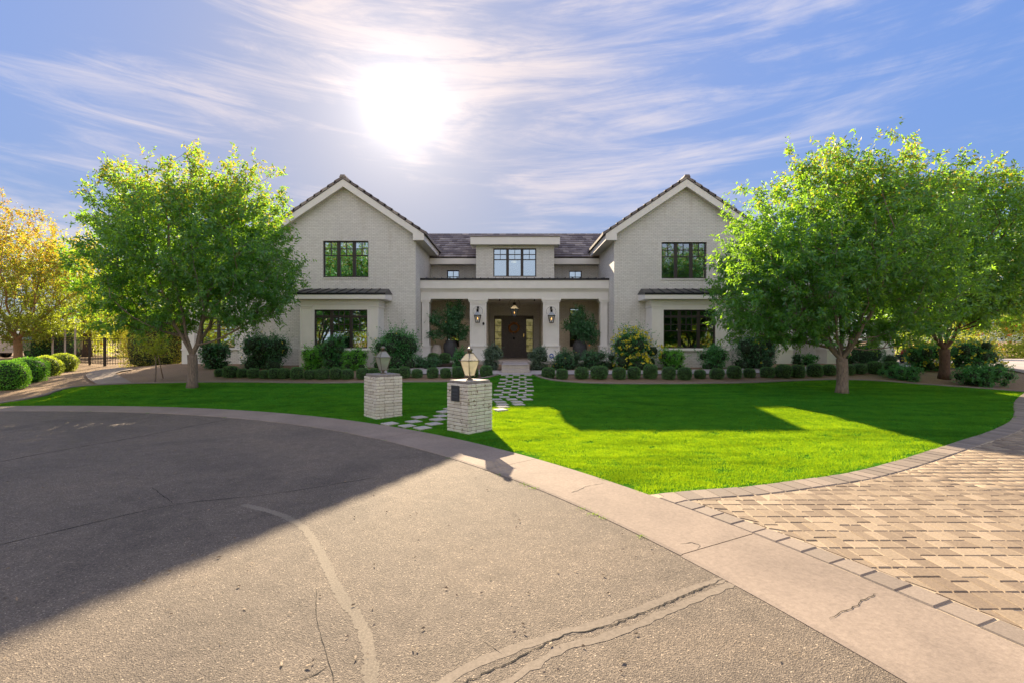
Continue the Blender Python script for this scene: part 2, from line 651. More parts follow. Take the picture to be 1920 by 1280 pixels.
M['leaf_ash'] = leaf_mat("ash tree leaves", (.048, .175, .070), (.42, .74, .03), tip=((.34, .24, .03), (.88, .62, .05)), tfac=.5)
M['leaf_gold'] = leaf_mat("golden autumn leaves", (.18, .22, .025), (.46, .56, .03), tip=((.42, .22, .02), (.80, .42, .03)), tfac=.55, var=.35)
M['leaf_lime'] = leaf_mat("yellow green leaves", (.20, .28, .03), (.78, .90, .06), tip=((.40, .28, .03), (.9, .6, .05)), tfac=.58, var=.25)
M['leaf_box'] = leaf_mat("boxwood leaves", (.115, .27, .070), (.15, .30, .02), tfac=.22, var=.4)
M['leaf_dark'] = leaf_mat("dark shrub leaves", (.060, .20, .075), (.10, .25, .03), tfac=.25, var=.45, gloss=.07)
M['leaf_mid'] = leaf_mat("mid green shrub leaves", (.072, .29, .080), (.16, .38, .03), tfac=.3, var=.4)
M['leaf_bright'] = leaf_mat("bright green shrub leaves", (.13, .46, .04), (.30, .60, .03), tfac=.4, var=.4)
M['leaf_grey'] = leaf_mat("grey green shrub leaves", (.115, .19, .115), (.13, .22, .07), tfac=.3, var=.35, gloss=.1)
M['leaf_hedge'] = leaf_mat("sunlit hedge leaves", (.20, .30, .03), (.60, .75, .05), tfac=.5, var=.4)
M['leaf_olive'] = leaf_mat("olive hedge leaves", (.26, .28, .03), (.70, .70, .05), tip=((.42, .2, .03), (.7, .35, .03)), tfac=.45, var=.4)
M['leaf_pale'] = leaf_mat("pale sunlit leaves", (.32, .34, .16), (.9, .85, .35), tfac=.5, var=.35)
M['flower'] = leaf_mat("yellow flowers", (.86, .74, .03), (.9, .8, .05), tfac=.35, var=.15)
M['flower_or'] = leaf_mat("orange flowers", (.80, .26, .03), (.9, .35, .05), tfac=.4, var=.2)
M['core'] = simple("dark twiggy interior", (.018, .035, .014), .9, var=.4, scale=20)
M['grass'] = leaf_mat("lawn blades", (.020, .30, .055), (.33, .50, .003), tip=((.05, .27, .03), (.45, .55, .006)), tfac=.50, var=.35, gloss=.0, bands=True)


def bark(name, c, sc=9):
    m, N, L, b = newmat(name)
    p = geo_pos(N)
    mpn = nd(N, "ShaderNodeMapping"); mpn.inputs["Scale"].default_value = (3, 3, .8); L.new(p, mpn.inputs[0])
    n = noise(N, L, sc, 6, .65, mpn.outputs[0], .6)
    L.new(ramp(N, L, n, [(.3, tuple(x * .5 for x in c)), (.5, c), (.72, tuple(min(1, x * 1.45) for x in c))]), b.inputs["Base Color"])
    b.inputs["Roughness"].default_value = .85
    bump(N, L, n, .8, .02, b)
    return m


M['bark'] = bark("grey bark", (.25, .19, .16))
M['bark_pale'] = bark("tan bark", (.36, .21, .11))
M['bark_brown'] = bark("brown bark", (.13, .075, .05))


def asphalt():
    m, N, L, b = newmat("asphalt")
    p = geo_pos(N)
    v = nd(N, "ShaderNodeTexVoronoi"); v.inputs["Scale"].default_value = 125; L.new(p, v.inputs["Vector"])
    sp = ramp(N, L, v.outputs["Color"], [(.0, (.095, .080, .067)), (.5, (.175, .144, .115)), (.82, (.225, .186, .147)), (.93, (.42, .345, .26)), (1, (.58, .49, .38))])
    big = ramp(N, L, noise(N, L, .30, 6, .6, p, .7), [(.30, (.66, .66, .68)), (.48, (.98, .97, .96)), (.72, (1.25, 1.20, 1.13))])
    mid = ramp(N, L, noise(N, L, 5, 6, .7, p), [(.3, (.82, .82, .82)), (.7, (1.15, 1.15, 1.15))])
    fine = ramp(N, L, noise(N, L, 45, 4, .8, p), [(.3, (.74, .73, .72)), (.7, (1.28, 1.27, 1.25))])
    c = mixc_(N, L, 1.0, sp, big, 'MULTIPLY'); c = mixc_(N, L, 1.0, c, mid, 'MULTIPLY'); c = mixc_(N, L, 1.0, c, fine, 'MULTIPLY')
    st = ramp(N, L, noise(N, L, 1.1, 6, .75, p, 1.4), [(.27, (.55, .53, .52)), (.34, (1, 1, 1))])
    c = mixc_(N, L, 1.0, c, st, 'MULTIPLY')
    L.new(c, b.inputs["Base Color"])
    b.inputs["Roughness"].default_value = .85
    b.inputs["Specular IOR Level"].default_value = .3
    h = mth(N, L, 'ADD', v.outputs["Distance"], mth(N, L, 'MULTIPLY', noise(N, L, 60, 5, .7, p), 1.2))
    bump(N, L, h, .7, .006, b)
    return m


M['asphalt'] = asphalt()


def speck(name, c, scale, var, bumpd=.004, lo=.6, rough=.85, bstr=.5):
    m, N, L, b = newmat(name)
    p = geo_pos(N)
    a = ramp(N, L, noise(N, L, scale, 5, .75, p), [(.28, tuple(x * (1 - var) for x in c)), (.72, tuple(min(1, x * (1 + var)) for x in c))])
    g = ramp(N, L, noise(N, L, lo, 5, .6, p, .5), [(.3, (.82, .82, .82)), (.7, (1.12, 1.11, 1.09))])
    L.new(mixc_(N, L, 1.0, a, g, 'MULTIPLY'), b.inputs["Base Color"])
    b.inputs["Roughness"].default_value = rough
    b.inputs["Specular IOR Level"].default_value = .15
    bump(N, L, noise(N, L, scale * 1.3, 4, .75, p), bstr, bumpd, b)
    return m


M['concrete'] = speck("kerb concrete", (.31, .25, .205), 30, .20, lo=.9)
M['curb'] = speck("lawn edging concrete", (.27, .22, .20), 22, .18)
M['path'] = speck("path paving", (.46, .41, .39), 14, .14)
M['gravel'] = speck("decomposed granite", (.30, .205, .13), 38, .55, .02, lo=.5, bstr=1.0)
M['far'] = speck("far ground", (.16, .14, .08), 2, .4, .02, lo=.03)
M['stone_step'] = speck("stepping stone", (.52, .475, .43), 25, .18)
M['sand'] = speck("joint sand", (.50, .40, .28), 60, .3)
M['patchband'] = speck("worn pale asphalt band", (.235, .20, .158), 70, .45, .004)
M['lip'] = speck("crack sealant", (.245, .205, .165), 30, .25, .003)
M['crack'] = simple("crack", (.012, .010, .009), .95)
M['lawnbase'] = speck("lawn thatch", (.045, .15, .012), 30, .4, .01)
M['lawnbase'].node_tree.nodes["Principled BSDF"].inputs["Specular IOR Level"].default_value = 0
M['tilebed'] = simple("roof underlay", (.05, .045, .045), .9)


def objrand(name, stops, scale=30, var=.15, rough=.8, bstr=.4, bd=.004, wear=None):
    m, N, L, b = newmat(name)
    oi = nd(N, "ShaderNodeObjectInfo")
    at = nd(N, "ShaderNodeAttribute", attribute_name="rnd")
    r = mth(N, L, 'FRACT', mth(N, L, 'ADD', oi.outputs["Random"], at.outputs["Fac"]))
    p = geo_pos(N)
    a = ramp(N, L, r, stops)
    g = ramp(N, L, noise(N, L, scale, 5, .75, p), [(.3, (1 - var,) * 3), (.7, (1 + var,) * 3)])
    c = mixc_(N, L, 1.0, a, g, 'MULTIPLY')
    if wear:
        wn_ = noise(N, L, wear[0], 6, .7, p, .3)
        f = ramp(N, L, wn_, [(wear[1], (0, 0, 0)), (wear[1] + .07, (1, 1, 1))])
        c = mixc_(N, L, f, c, wear[2])
    L.new(c, b.inputs["Base Color"])
    b.inputs["Roughness"].default_value = rough
    bump(N, L, noise(N, L, scale * 1.5, 5, .7, p), bstr, bd, b)
    return m


M['paver'] = objrand("tumbled tan paver", [(0, (.20, .145, .10)), (.35, (.27, .20, .135)), (.75, (.31, .235, .16)), (1, (.38, .29, .20))], 45, .25)
M['paver_edge'] = objrand("grey brown border paver", [(0, (.20, .160, .13)), (.5, (.25, .20, .16)), (1, (.31, .245, .195))], 45, .2)
M['tile'] = objrand("flat concrete roof tile", [(0, (.12, .10, .105)), (.3, (.19, .16, .16)), (.7, (.27, .235, .225)), (1, (.40, .35, .32))], 20, .15)
M['paintbrick'] = objrand("old white painted brick", [(0, (.68, .62, .52)), (.5, (.80, .74, .64)), (1, (.86, .81, .71))], 20, .10, .8, .6, .008,
                          wear=(12, .585, (.22, .125, .065)))
M['mortar'] = speck("exposed brown mortar", (.24, .155, .095), 30, .6, .01)


# ------------------------------------------------------------------ ground sheets
def sheet(name, poly, mat, off, step, parent=None, zfun=zt, kind="structure", smooth=True):
    """polygon (list of xy) triangulated with interior points, draped on the land"""
    poly = [Vector((p[0], p[1])) for p in poly]
    dense = []
    n = len(poly)
    for i in range(n):
        a, b = poly[i], poly[(i + 1) % n]
        k = max(1, int((b - a).length / step))
        for j in range(k): dense.append(a.lerp(b, j / k))
    xs = [p.x for p in dense]; ys = [p.y for p in dense]
    P = np.array([(p.x, p.y) for p in dense])
    gx, gy = np.meshgrid(np.arange(min(xs) + step * .5, max(xs), step), np.arange(min(ys) + step * .5, max(ys), step))
    q = np.c_[gx.ravel(), gy.ravel()]
    inside = np.zeros(len(q), bool)
    j = len(P) - 1
    for i in range(len(P)):
        xi, yi = P[i]; xj, yj = P[j]
        c = ((yi > q[:, 1]) != (yj > q[:, 1]))
        with np.errstate(divide='ignore', invalid='ignore'):
            t = (xj - xi) * (q[:, 1] - yi) / (yj - yi) + xi
        inside ^= c & (q[:, 0] < t)
        j = i
    q = q[inside]
    co = [Vector(p) for p in P] + [Vector(p) for p in q]
    edges = [(i, (i + 1) % len(P)) for i in range(len(P))]
    v, e, f, *_ = delaunay_2d_cdt(co, edges, [], 1, 1e-5)
    V = np.array([(p.x, p.y) for p in v])
    z = zfun(V[:, 0], V[:, 1]) + off
    V3 = np.c_[V, z]
    me = bpy.data.meshes.new(name)
    f = [t if ((v[t[1]] - v[t[0]]).cross(v[t[2]] - v[t[0]]) > 0) else t[::-1] for t in f]
    me.from_pydata(V3.tolist(), [], f)
    me.materials.append(mat)
    if smooth: me.polygons.foreach_set("use_smooth", [True] * len(me.polygons))
    me.update()
    o = bpy.data.objects.new(name, me)
    link(o, parent)
    if kind: o["kind"] = kind
    return o


def smooth_curve(pts, n=8):
    pts = [np.array(p, float) for p in pts]
    out = []
    for i in range(len(pts) - 1):
        p0 = pts[max(i - 1, 0)]; p1 = pts[i]; p2 = pts[i + 1]; p3 = pts[min(i + 2, len(pts) - 1)]
        for k in range(n):
            t = k / n
            out.append(.5 * ((2 * p1) + (-p0 + p2) * t + (2 * p0 - 5 * p1 + 4 * p2 - p3) * t * t + (-p0 + 3 * p1 - 3 * p2 + p3) * t ** 3))
    out.append(pts[-1])
    return out


def resample(pts, step):
    pts = [np.array(p, float) for p in pts]
    seg = [np.linalg.norm(pts[i + 1] - pts[i]) for i in range(len(pts) - 1)]
    cum = np.concatenate([[0], np.cumsum(seg)])
    n = max(2, int(round(cum[-1] / step)) + 1)
    P = np.array(pts)
    ss = np.linspace(0, cum[-1], n)
    return [np.array([np.interp(s, cum, P[:, k]) for k in range(P.shape[1])]) for s in ss]


def gxy(px, py): return G(px, py)[:2]


# the land: one sheet, fine near, coarse to the horizon
def land():
    xs = np.concatenate([[-2500, -800, -300, -150, -90], np.arange(-60, 61, .75), [90, 150, 300, 800, 2500]])
    ys = np.concatenate([[-2500, -800, -300, -120, -60], np.arange(-30, 61, .75), [80, 120, 200, 500, 1200, 3000]])
    X, Yg = np.meshgrid(xs, ys)
    Z = zt(X, Yg) - .03
    Z[(rings(X, Yg) < 0)] = -.06
    V = np.c_[X.ravel(), Yg.ravel(), Z.ravel()]
    nx = len(xs)
    i, j = np.meshgrid(np.arange(nx - 1), np.arange(len(ys) - 1))
    a = (j * nx + i).ravel()
    Q = np.c_[a, a + 1, a + nx + 1, a + nx]
    me = mesh_np("gravel_ground", V, Q, mats=[M['gravel']], smooth=True)
    o = bpy.data.objects.new("gravel_ground", me); link(o)
    o["kind"] = "structure"
    return o


land()


def arc(r, a0, a1, n):
    return [(CX + r * math.cos(t), CY + r * math.sin(t)) for t in np.linspace(a0, a1, n)]


# road: the turning circle and the street leaving it behind the camera
A_OPEN0, A_OPEN1 = R(-72), R(-108)
ring_in = arc(R_IN + .01, A_OPEN0, A_OPEN1 + 2 * math.pi, 160)
street = [(ring_in[-1][0], -70), (ring_in[0][0], -70)]
road_poly = ring_in + street
road = sheet("road", road_poly, M['asphalt'], 0.0, 1.6, zfun=lambda x, y: np.zeros_like(x))

# kerb: a flat concrete ribbon in slabs
kerb = empty("kerb", (CX, CY, 0), kind="structure")
jp = [(1330, 1027), (952, 873), (738, 818), (395, 775), (250, 766), (60, 765)]
ja = [math.atan2(G(*p)[1] - CY, G(*p)[0] - CX) for p in jp]
dA = abs(ja[0] - ja[1])
angs = sorted(ja)
lo = angs[0]
while lo - dA > A_OPEN0: lo -= dA; angs.insert(0, lo)
hi = angs[-1]
while hi + dA < A_OPEN1 + 2 * math.pi: hi += dA; angs.append(hi)
for a0, a1 in zip(angs[:-1], angs[1:]):
    g = .005 / R_IN
    jit = random.uniform(-.0015, .0015)
    n = 10
    mb = MB()
    A = arc(R_IN + random.uniform(-.008, .008), a0 + g, a1 - g, n); B = arc(R_OUT, a0 + g, a1 - g, n)
    A2 = arc(R_IN + .035, a0 + g, a1 - g, n)
    zt_ = .016 + jit
    vs = [(x, y, -.05) for x, y in A] + [(x, y, zt_ - .010) for x, y in A] + [(x, y, zt_) for x, y in A2] + [(x, y, zt_ + .008) for x, y in B] + [(x, y, -.05) for x, y in B]
    fs = []
    for k in range(n - 1):
        for r_ in range(4):
            fs.append((r_ * n + k, (r_ + 1) * n + k, (r_ + 1) * n + k + 1, r_ * n + k + 1))
    fs.append(tuple(r_ * n for r_ in range(5))); fs.append(tuple(r_ * n + n - 1 for r_ in range(4, -1, -1)))
    mb.add(vs, fs)
    mb.build("slab", M['concrete'], kerb)


def ribbon(name, pts, w, mat, z, parent=None, wj=.3, jit=.0, kind="stuff"):
    """thin uneven strip following ground points (xy)"""
    P = [np.array(p[:2], float) for p in pts]
    mb = MB(); vs = []
    for i, p in enumerate(P):
        d = P[min(i + 1, len(P) - 1)] - P[max(i - 1, 0)]
        d /= (np.linalg.norm(d) + 1e-9)
        nrm = np.array([-d[1], d[0]])
        c = p + nrm * random.uniform(-jit, jit)
        ww = w * (1 + random.uniform(-wj, wj)) * (1.0 if 0 < i < len(P) - 1 else .2)
        for s_ in (-1, 1):
            q = c + nrm * s_ * ww / 2
            vs.append((q[0], q[1], (z(q[0], q[1]) if callable(z) else z)))
    mb.add(vs, [(2 * i, 2 * i + 1, 2 * i + 3, 2 * i + 2) for i in range(len(P) - 1)])
    o = mb.build(name, mat, parent)
    if kind: o["kind"] = kind
    return o


def pxline(px, step):
    return resample(smooth_curve([gxy(*p) for p in px], 6), step)


# cracks and worn bands in the asphalt
big = pxline([(862, 1284), (960, 1238), (1052, 1192), (1105, 1182), (1160, 1166), (1230, 1138), (1300, 1108), (1374, 1077)], .03)
ribbon("sealed_band", [p + np.array([0, .0]) for p in pxline([(800, 1300), (900, 1240), (1052, 1186), (1105, 1174), (1230, 1130), (1300, 1100), (1378, 1080)], .06)], .07, M['lip'], .0015, road, .25, .006, None)
ribbon("sealed_band", pxline([(930, 1292), (1060, 1212), (1130, 1196), (1230, 1156), (1300, 1124), (1384, 1090)], .06), .06, M['lip'], .002, road, .35, .008, None)
ribbon("crack", big, .008, M['crack'], .0035, road, .7, .012, None)
for nm, pl, w in (("crack", [(-5, 866), (120, 842), (250, 820), (350, 800), (432, 785)], .022),
                  ("crack", [(-5, 1022), (150, 985), (330, 945), (470, 930), (560, 918), (700, 895)], .012),
                  ("crack", [(285, 913), (325, 943)], .007),
                  ("crack", [(595, 1105), (592, 1150), (604, 1200), (618, 1245), (628, 1283)], .004),
                  ("crack", [(618, 1245), (596, 1262), (560, 1275)], .005),
                  ("crack", [(905, 1200), (940, 1225)], .004)):
    ribbon(nm, pxline(pl, .05 if w < .01 else .12), w, M['crack'], .0022, road, .6, w * .9, None)
# pale worn track, ragged edged
track = pxline([(455, 945), (520, 962), (565, 985), (592, 1020), (612, 1060), (640, 1115), (668, 1155), (688, 1200), (694, 1250), (694, 1300)], .02)
ribbon("worn_track", track, .085, M['patchband'], .0012, road, .28, .006, None)

# kerb joints and hairline cracks on the slabs
for pl in ([(1070, 925), (1085, 921), (1100, 914), (1118, 911), (1132, 908)],
           [(1553, 1164), (1580, 1150), (1602, 1142), (1622, 1127), (1645, 1117)],
           [(1275, 1023), (1296, 1020), (1312, 1026), (1308, 1033)]):
    ribbon("hairline_crack", pxline(pl, .03), .006, M['crack'], lambda x, y: .0178 + .008 * (math.hypot(x - CX, y - CY) - R_IN - .035) / (R_OUT - R_IN - .035) + .001, kerb, .6, .008, None)

# ------------------------------------------------------------------ lawn and its edges
top_edge_px = [(-60, 765), (0, 757), (50, 749), (85, 742), (105, 735), (125, 729), (150, 725), (200, 721.5), (260, 719), (345, 717.5), (440, 716.5), (520, 717.5), (600, 718.5),
               (680, 717.5), (760, 716.5), (830, 716), (880, 713.5), (915, 708), (936, 702.5)]
top_edge2_px = [(1000, 702.5), (1012, 708), (1035, 713), (1070, 716.5), (1120, 719), (1200, 720), (1300, 719.5), (1400, 718), (1480, 714.5), (1571, 712),
                (1661, 715), (1745, 722), (1830, 728), (1922, 735)]
drive_edge_px = [(1922, 735), (1906, 748), (1900, 759), (1901, 776), (1894, 789), (1873, 801), (1840, 814.5), (1800, 826.5), (1735, 848), (1669, 868), (1604, 884.5), (1552, 894),
                 (1464, 906), (1377, 916), (1289, 922), (1206, 930)]
top1 = smooth_curve([gxy(*p) for p in top_edge_px], 5)
top2 = smooth_curve([gxy(*p) for p in top_edge2_px], 5)
drv = smooth_curve([gxy(*p) for p in drive_edge_px], 5)
a_l = math.atan2(top1[0][1] - CY, top1[0][0] - CX)
a_r = math.atan2(drv[-1][1] - CY, drv[-1][0] - CX)
kerb_arc = arc(R_OUT + .005, a_r, a_l, 90)
walk_front = [gxy(936, 702.5), gxy(1000, 702.5)]
lawn_poly = [tuple(p) for p in top1] + [tuple(p) for p in top2] + [tuple(p) for p in drv[1:]] + kerb_arc[1:-1]
# thin joins
lawn = sheet("lawn_soil", lawn_poly, M['lawnbase'], .012, .45)


def strip_blocks(path, width, zoff, h, mat, name, parent, blk, gap=.006, side=1, edge_r=.012, share=False):
    """row of separate blocks following an xy path, block length blk"""
    P = resample(path, blk)
    for i in range(len(P) - 1):
        a, b = P[i], P[i + 1]
        d = b - a; Ln = np.linalg.norm(d); d /= Ln
        nr = np.array([-d[1], d[0]]) * side
        a = a + d * gap / 2; b = b - d * gap / 2
        z = lambda q: float(zt(q[0], q[1])) + zoff + j_
        j_ = random.uniform(-.003, .003)
        o0 = random.uniform(0, .008)
        q = [a + nr * o0, b + nr * o0, b + nr * width, a + nr * width]
        c = sum(q) / 4
        e = edge_r
        qi = [p + (c - p) / np.linalg.norm(c - p) * e * 1.3 for p in q]
        vs = [(p[0], p[1], z(p) - h) for p in q] + [(p[0], p[1], z(p) - e) for p in q] + [(p[0], p[1], z(p)) for p in qi]
        fs = [(8, 9, 10, 11)] if side > 0 else [(11, 10, 9, 8)]
        for k in range(4):
            k2 = (k + 1) % 4
            for r_ in (0, 4):
                fs.append((r_ + k, r_ + k2, r_ + 4 + k2, r_ + 4 + k) if side > 0 else (r_ + 4 + k, r_ + 4 + k2, r_ + k2, r_ + k))
        mb = MB(); mb.add(vs, fs)
        mb.build(name, mat, parent)


# concrete edging between lawn and gravel
def edging(path, name):
    P = resample(path, .45)
    mb = MB(); vs = []
    prof = [(0, -.06), (0, .045), (.02, .06), (.10, .06), (.125, .045), (.125, -.06)]
    for i, p in enumerate(P):
        d = P[min(i + 1, len(P) - 1)] - P[max(i - 1, 0)]; d /= np.linalg.norm(d) + 1e-9
        nr = np.array([-d[1], d[0]])
        zz = float(zt(p[0], p[1]))
        for o_, h_ in prof:
            q = p + nr * o_; vs.append((q[0], q[1], zz + h_))
    n = len(prof)
    fs = [(i * n + k, (i + 1) * n + k, (i + 1) * n + k + 1, i * n + k + 1) for i in range(len(P) - 1) for k in range(n - 1)]
    fs += [tuple(range(n)), tuple((len(P) - 1) * n + k for k in range(n - 1, -1, -1))]
    mb.add(vs, fs)
    o = mb.build(name, M['curb'])
    o["kind"] = "structure"


edging(top1, "lawn_edging")
edging(top2, "lawn_edging")

# ------------------------------------------------------------------ driveway
P_front = drv[::-1]                       # from kerb corner to the far right corner of the lawn
beyond = [gxy(1922, 735), (18.2, 16.6), (20.2, 18.2), (21.6, 20.0), (21.9, 22.2), (20.4, 23.6), (18.4, 24.3)]
beyond_s = smooth_curve(beyond, 5)
drive_poly = [tuple(p) for p in P_front] + [tuple(p) for p in beyond_s[1:]] + [(18.4, 30), (36, 31), (36, -2)] + arc(R_OUT + .01, R(3), a_r, 26)[0:-1]
drive = sheet("driveway", drive_poly, M['sand'], .016, .8)


def in_poly(P, q):
    P = np.asarray(P); inside = np.zeros(len(q), bool); j = len(P) - 1
    for i in range(len(P)):
        xi, yi = P[i]; xj, yj = P[j]
        c = ((yi > q[:, 1]) != (yj > q[:, 1]))
        with np.errstate(divide='ignore', invalid='ignore'):
            t = (xj - xi) * (q[:, 1] - yi) / (yj - yi) + xi
        inside ^= c & (q[:, 0] < t); j = i
    return inside


BW = .31
pav_row1 = arc(R_OUT + .012, a_r - .010, R(0), 60)
strip_blocks(pav_row1, .235, .026, .06, M['paver_edge'], "border_paver", drive, .245, side=1)
strip_blocks([tuple(p) for p in resample(P_front + beyond_s[1:], .1)][2:], .33, .028, .06, M['paver_edge'], "border_paver", drive, .225, side=-1)
# field of tumbled pavers laid in mixed sizes
U = .0775
fieldpoly = []
off_front = []
Pf = resample(P_front + beyond_s[1:], .2)
for i, p in enumerate(Pf):
    d = Pf[min(i + 1, len(Pf) - 1)] - Pf[max(i - 1, 0)]; d /= np.linalg.norm(d)
    off_front.append(p + np.array([d[1], -d[0]]) * .345)
fieldpoly = [tuple(p) for p in off_front] + [(30, 24), (30, 0)] + arc(R_OUT + .262, R(2), a_r - .02, 40)[0:-1]
cells = []
y = 1.2
rr = random.Random(3)
while y < 17.5:
    bh = rr.choice([2, 5, 2, 5, 3, 5])
    x = 1.0 + rr.choice([0, 1, 2]) * U - .2
    xmax = min(19.0, 1.12 * y + 2.2)
    while x < xmax:
        if bh == 2:
            w = rr.choice([2, 3, 3]); cells.append((x, y, w, 2))
        elif bh == 3:
            w = 2; cells.append((x, y, 2, 3))
        else:
            w = rr.choice([2, 2, 3])
            if w == 2:
                h1 = rr.choice([2, 3]); cells.append((x, y, 2, h1)); cells.append((x, y + h1 * U, 2, 5 - h1))
            else:
                h1 = rr.choice([2, 3])
                if h1 == 2:
                    cells.append((x, y, 3, 2)); cells.append((x, y + 2 * U, 1.5, 3)); cells.append((x + 1.5 * U, y + 2 * U, 1.5, 3))
                else:
                    cells.append((x, y + 3 * U, 3, 2)); cells.append((x, y, 1.5, 3)); cells.append((x + 1.5 * U, y, 1.5, 3))
        x += w * U
    y += bh * U
C = np.array([(x, y, w * U, h * U) for x, y, w, h in cells])
FP = np.array(fieldpoly)


def clip_rect(x0, x1, y0, y1):
    """clip a paver against the border: shrink it if a corner sticks out"""
    q = np.array([(x0, y0), (x1, y0), (x1, y1), (x0, y1)])
    return q


cor = [in_poly(fieldpoly, np.c_[C[:, 0] + C[:, 2] * a, C[:, 1] + C[:, 3] * b]) for a, b in ((.06, .06), (.94, .06), (.94, .94), (.06, .94))]
cnt = sum(c.astype(int) for c in cor)
sel = cnt >= 1


def paver_geo(cx, cy, w, h, cn, jx=0):
    """12 vertices; corners outside the border are pulled towards those inside"""
    q = [np.array((cx + .004, cy + .004)), np.array((cx + w - .004, cy + .004)), np.array((cx + w - .004, cy + h - .004)), np.array((cx + .004, cy + h - .004))]
    ins = [q[k] for k in range(4) if cn[k]]
    cen = sum(ins) / len(ins)
    for k in range(4):
        if not cn[k]:
            # pull back along the edge that leads inside
            nb_ = [(k - 1) % 4, (k + 1) % 4]
            tgt = next((q[m] for m in nb_ if cn[m]), cen)
            a, b = q[k], tgt
            for _ in range(5):
                mid = (a + b) / 2
                if in_poly(fieldpoly, mid[None])[0]: b = mid
                else: a = mid
            q[k] = b
    c = sum(q) / 4
    e = .0075
    qi = [p + (c - p) / (np.linalg.norm(c - p) + 1e-6) * e * 1.5 for p in q]
    z0 = float(zt(c[0], c[1])) + .024 + rr.uniform(-.0035, .0035)
    tx, ty = rr.uniform(-.008, .008), rr.uniform(-.008, .008)
    zz = lambda p, o: z0 + o + tx * (p[0] - c[0]) + ty * (p[1] - c[1])
    return c, [(p[0], p[1], zz(p, -.045)) for p in q] + [(p[0], p[1], zz(p, -e)) for p in q] + [(p[0], p[1], zz(p, 0)) for p in qi]


PF = [(8, 9, 10, 11)] + [(r_ + k, r_ + (k + 1) % 4, r_ + 4 + (k + 1) % 4, r_ + 4 + k) for k in range(4) for r_ in (0, 4)]
idx = np.where(sel)[0]
dist = np.hypot(C[idx, 0], C[idx, 1])
vis = C[idx, 0] < 1.09 * C[idx, 1] + .15
order = np.argsort(dist + (~vis) * 100)
rv, rq, ra = [], [], []
for rank, k in enumerate(idx[order]):
    cn = [bool(c[k]) for c in cor]
    c, vs = paver_geo(*C[k], cn)
    if rank < 270:
        me = bpy.data.meshes.new("paver")
        me.from_pydata([(v[0] - c[0], v[1] - c[1], v[2]) for v in vs], [], PF)
        me.materials.append(M['paver']); me.update()
        o = bpy.data.objects.new("paver", me); link(o, drive); o.location = (c[0], c[1], 0)
    else:
        o_ = len(rv); rv += vs; rq += [tuple(i + o_ for i in f) for f in PF]; ra += [rr.random()] * 12
me = mesh_np("paver_field", np.array(rv), np.array(rq), mats=[M['paver']], attrs={"rnd": ra})
o = bpy.data.objects.new("paver_field", me); link(o, drive); o["kind"] = "stuff"

# far part of the drive: pale concrete
sheet("far_driveway", [(19.2, 24.6), (18.6, 30), (36, 31), (36, 17.5), (24, 17.5), (22.4, 20.0), (22.6, 22.6), (21.0, 24.4)], M['path'], .030, 1.2)

# ------------------------------------------------------------------ paths
path_front = sheet("front_walk", [gxy(690, 699.5), gxy(760, 700), gxy(840, 701.5), gxy(936, 701.5), gxy(1000, 701.5), gxy(1300, 700.5), gxy(1500, 697.5), gxy(1610, 692), gxy(1690, 687), gxy(1735, 688),
                                 (19.5, 25.2), (18.4, 24.2), gxy(1600, 683), gxy(1480, 689), gxy(1250, 693.5), gxy(1004, 694), gxy(930, 694), gxy(840, 692), gxy(800, 689), gxy(700, 692)],
                   M['path'], .012, .7)
sheet("entry_pad", [(-3.6, 21.6), (-1.6, 21.7), (-1.6, 22.4), (-3.6, 22.3)], M['path'], .02, .6)
sheet("side_path", [gxy(186, 722), gxy(252, 719.5), gxy(216, 700), gxy(226, 696), gxy(250, 692), gxy(196, 691), gxy(170, 697), gxy(160, 703), gxy(166, 711)], M['concrete'], .02, .6)

# stepping stones set in the grass
ssp = empty("stepping_stone_path", (0, 15, 0), kind="structure")
rows = [(253, [(640, 785), (870, 1015), (1105, 1240)]), (292, [(730, 875), (995, 1140)]), (338, [(610, 765), (858, 1010), (1105, 1255)]),
        (377, [(730, 880), (990, 1145)]), (410, [(585, 745), (860, 1005), (1105, 1255)]), (443, [(710, 870), (980, 1140)]),
        (484, [(555, 725), (838, 1005), (1115, 1280)]), (524, [(680, 840), (975, 1145)]), (565, [(505, 680), (810, 985), (1115, 1290)]),
        (607, [(645, 830), (960, 1140)]), (652, [(485, 670), (790, 970), (1080, 1270)]), (697, [(610, 790), (945, 1130)]),
        (745, [(455, 635), (755, 940), (1045, 1260)]), (797, [(505, 730), (835, 1060)]), (846, [(530, 790), (860, 1105)]), (892, [(530, 795)]), (955, [(485, 750)])]
spots = []
for yy, xs in rows:
    for a, b in xs:
        spots.append((880 + (a + b) / 2 / 10.667, 680 + yy / 10.667, R(np.interp(yy, [600, 800, 955], [0, 14, 30]))))
for x, y_ in ((1410, 134), (1390, 165), (1365, 192), (1335, 226), (1250, 256), (1225, 176), (1183, 208), (1135, 240)):
    spots.append((480 + x / 4, 740 + y_ / 4, R(42)))
spots += [(860, 764, R(38)), (845, 768, R(40)), (892, 762, R(36)), (905, 771, R(36)), (878, 772, R(38)), (731, 796, R(44))]
mb = MB(); s_ = .152
mb.add([(-s_, -s_, -.05), (s_, -s_, -.05), (s_, s_, -.05), (-s_, s_, -.05), (-s_, -s_, .03), (s_, -s_, .03), (s_, s_, .03), (-s_, s_, .03),
        (-s_ + .008, -s_ + .008, .036), (s_ - .008, -s_ + .008, .036), (s_ - .008, s_ - .008, .036), (-s_ + .008, s_ - .008, .036)],
       [(8, 9, 10, 11)] + [(r_ + k, r_ + (k + 1) % 4, r_ + 4 + (k + 1) % 4, r_ + 4 + k) for k in range(4) for r_ in (0, 4)])
st0 = mb.build("stepping_stone", M['stone_step'], ssp, loc=(0, 0, 0))
STONES = []
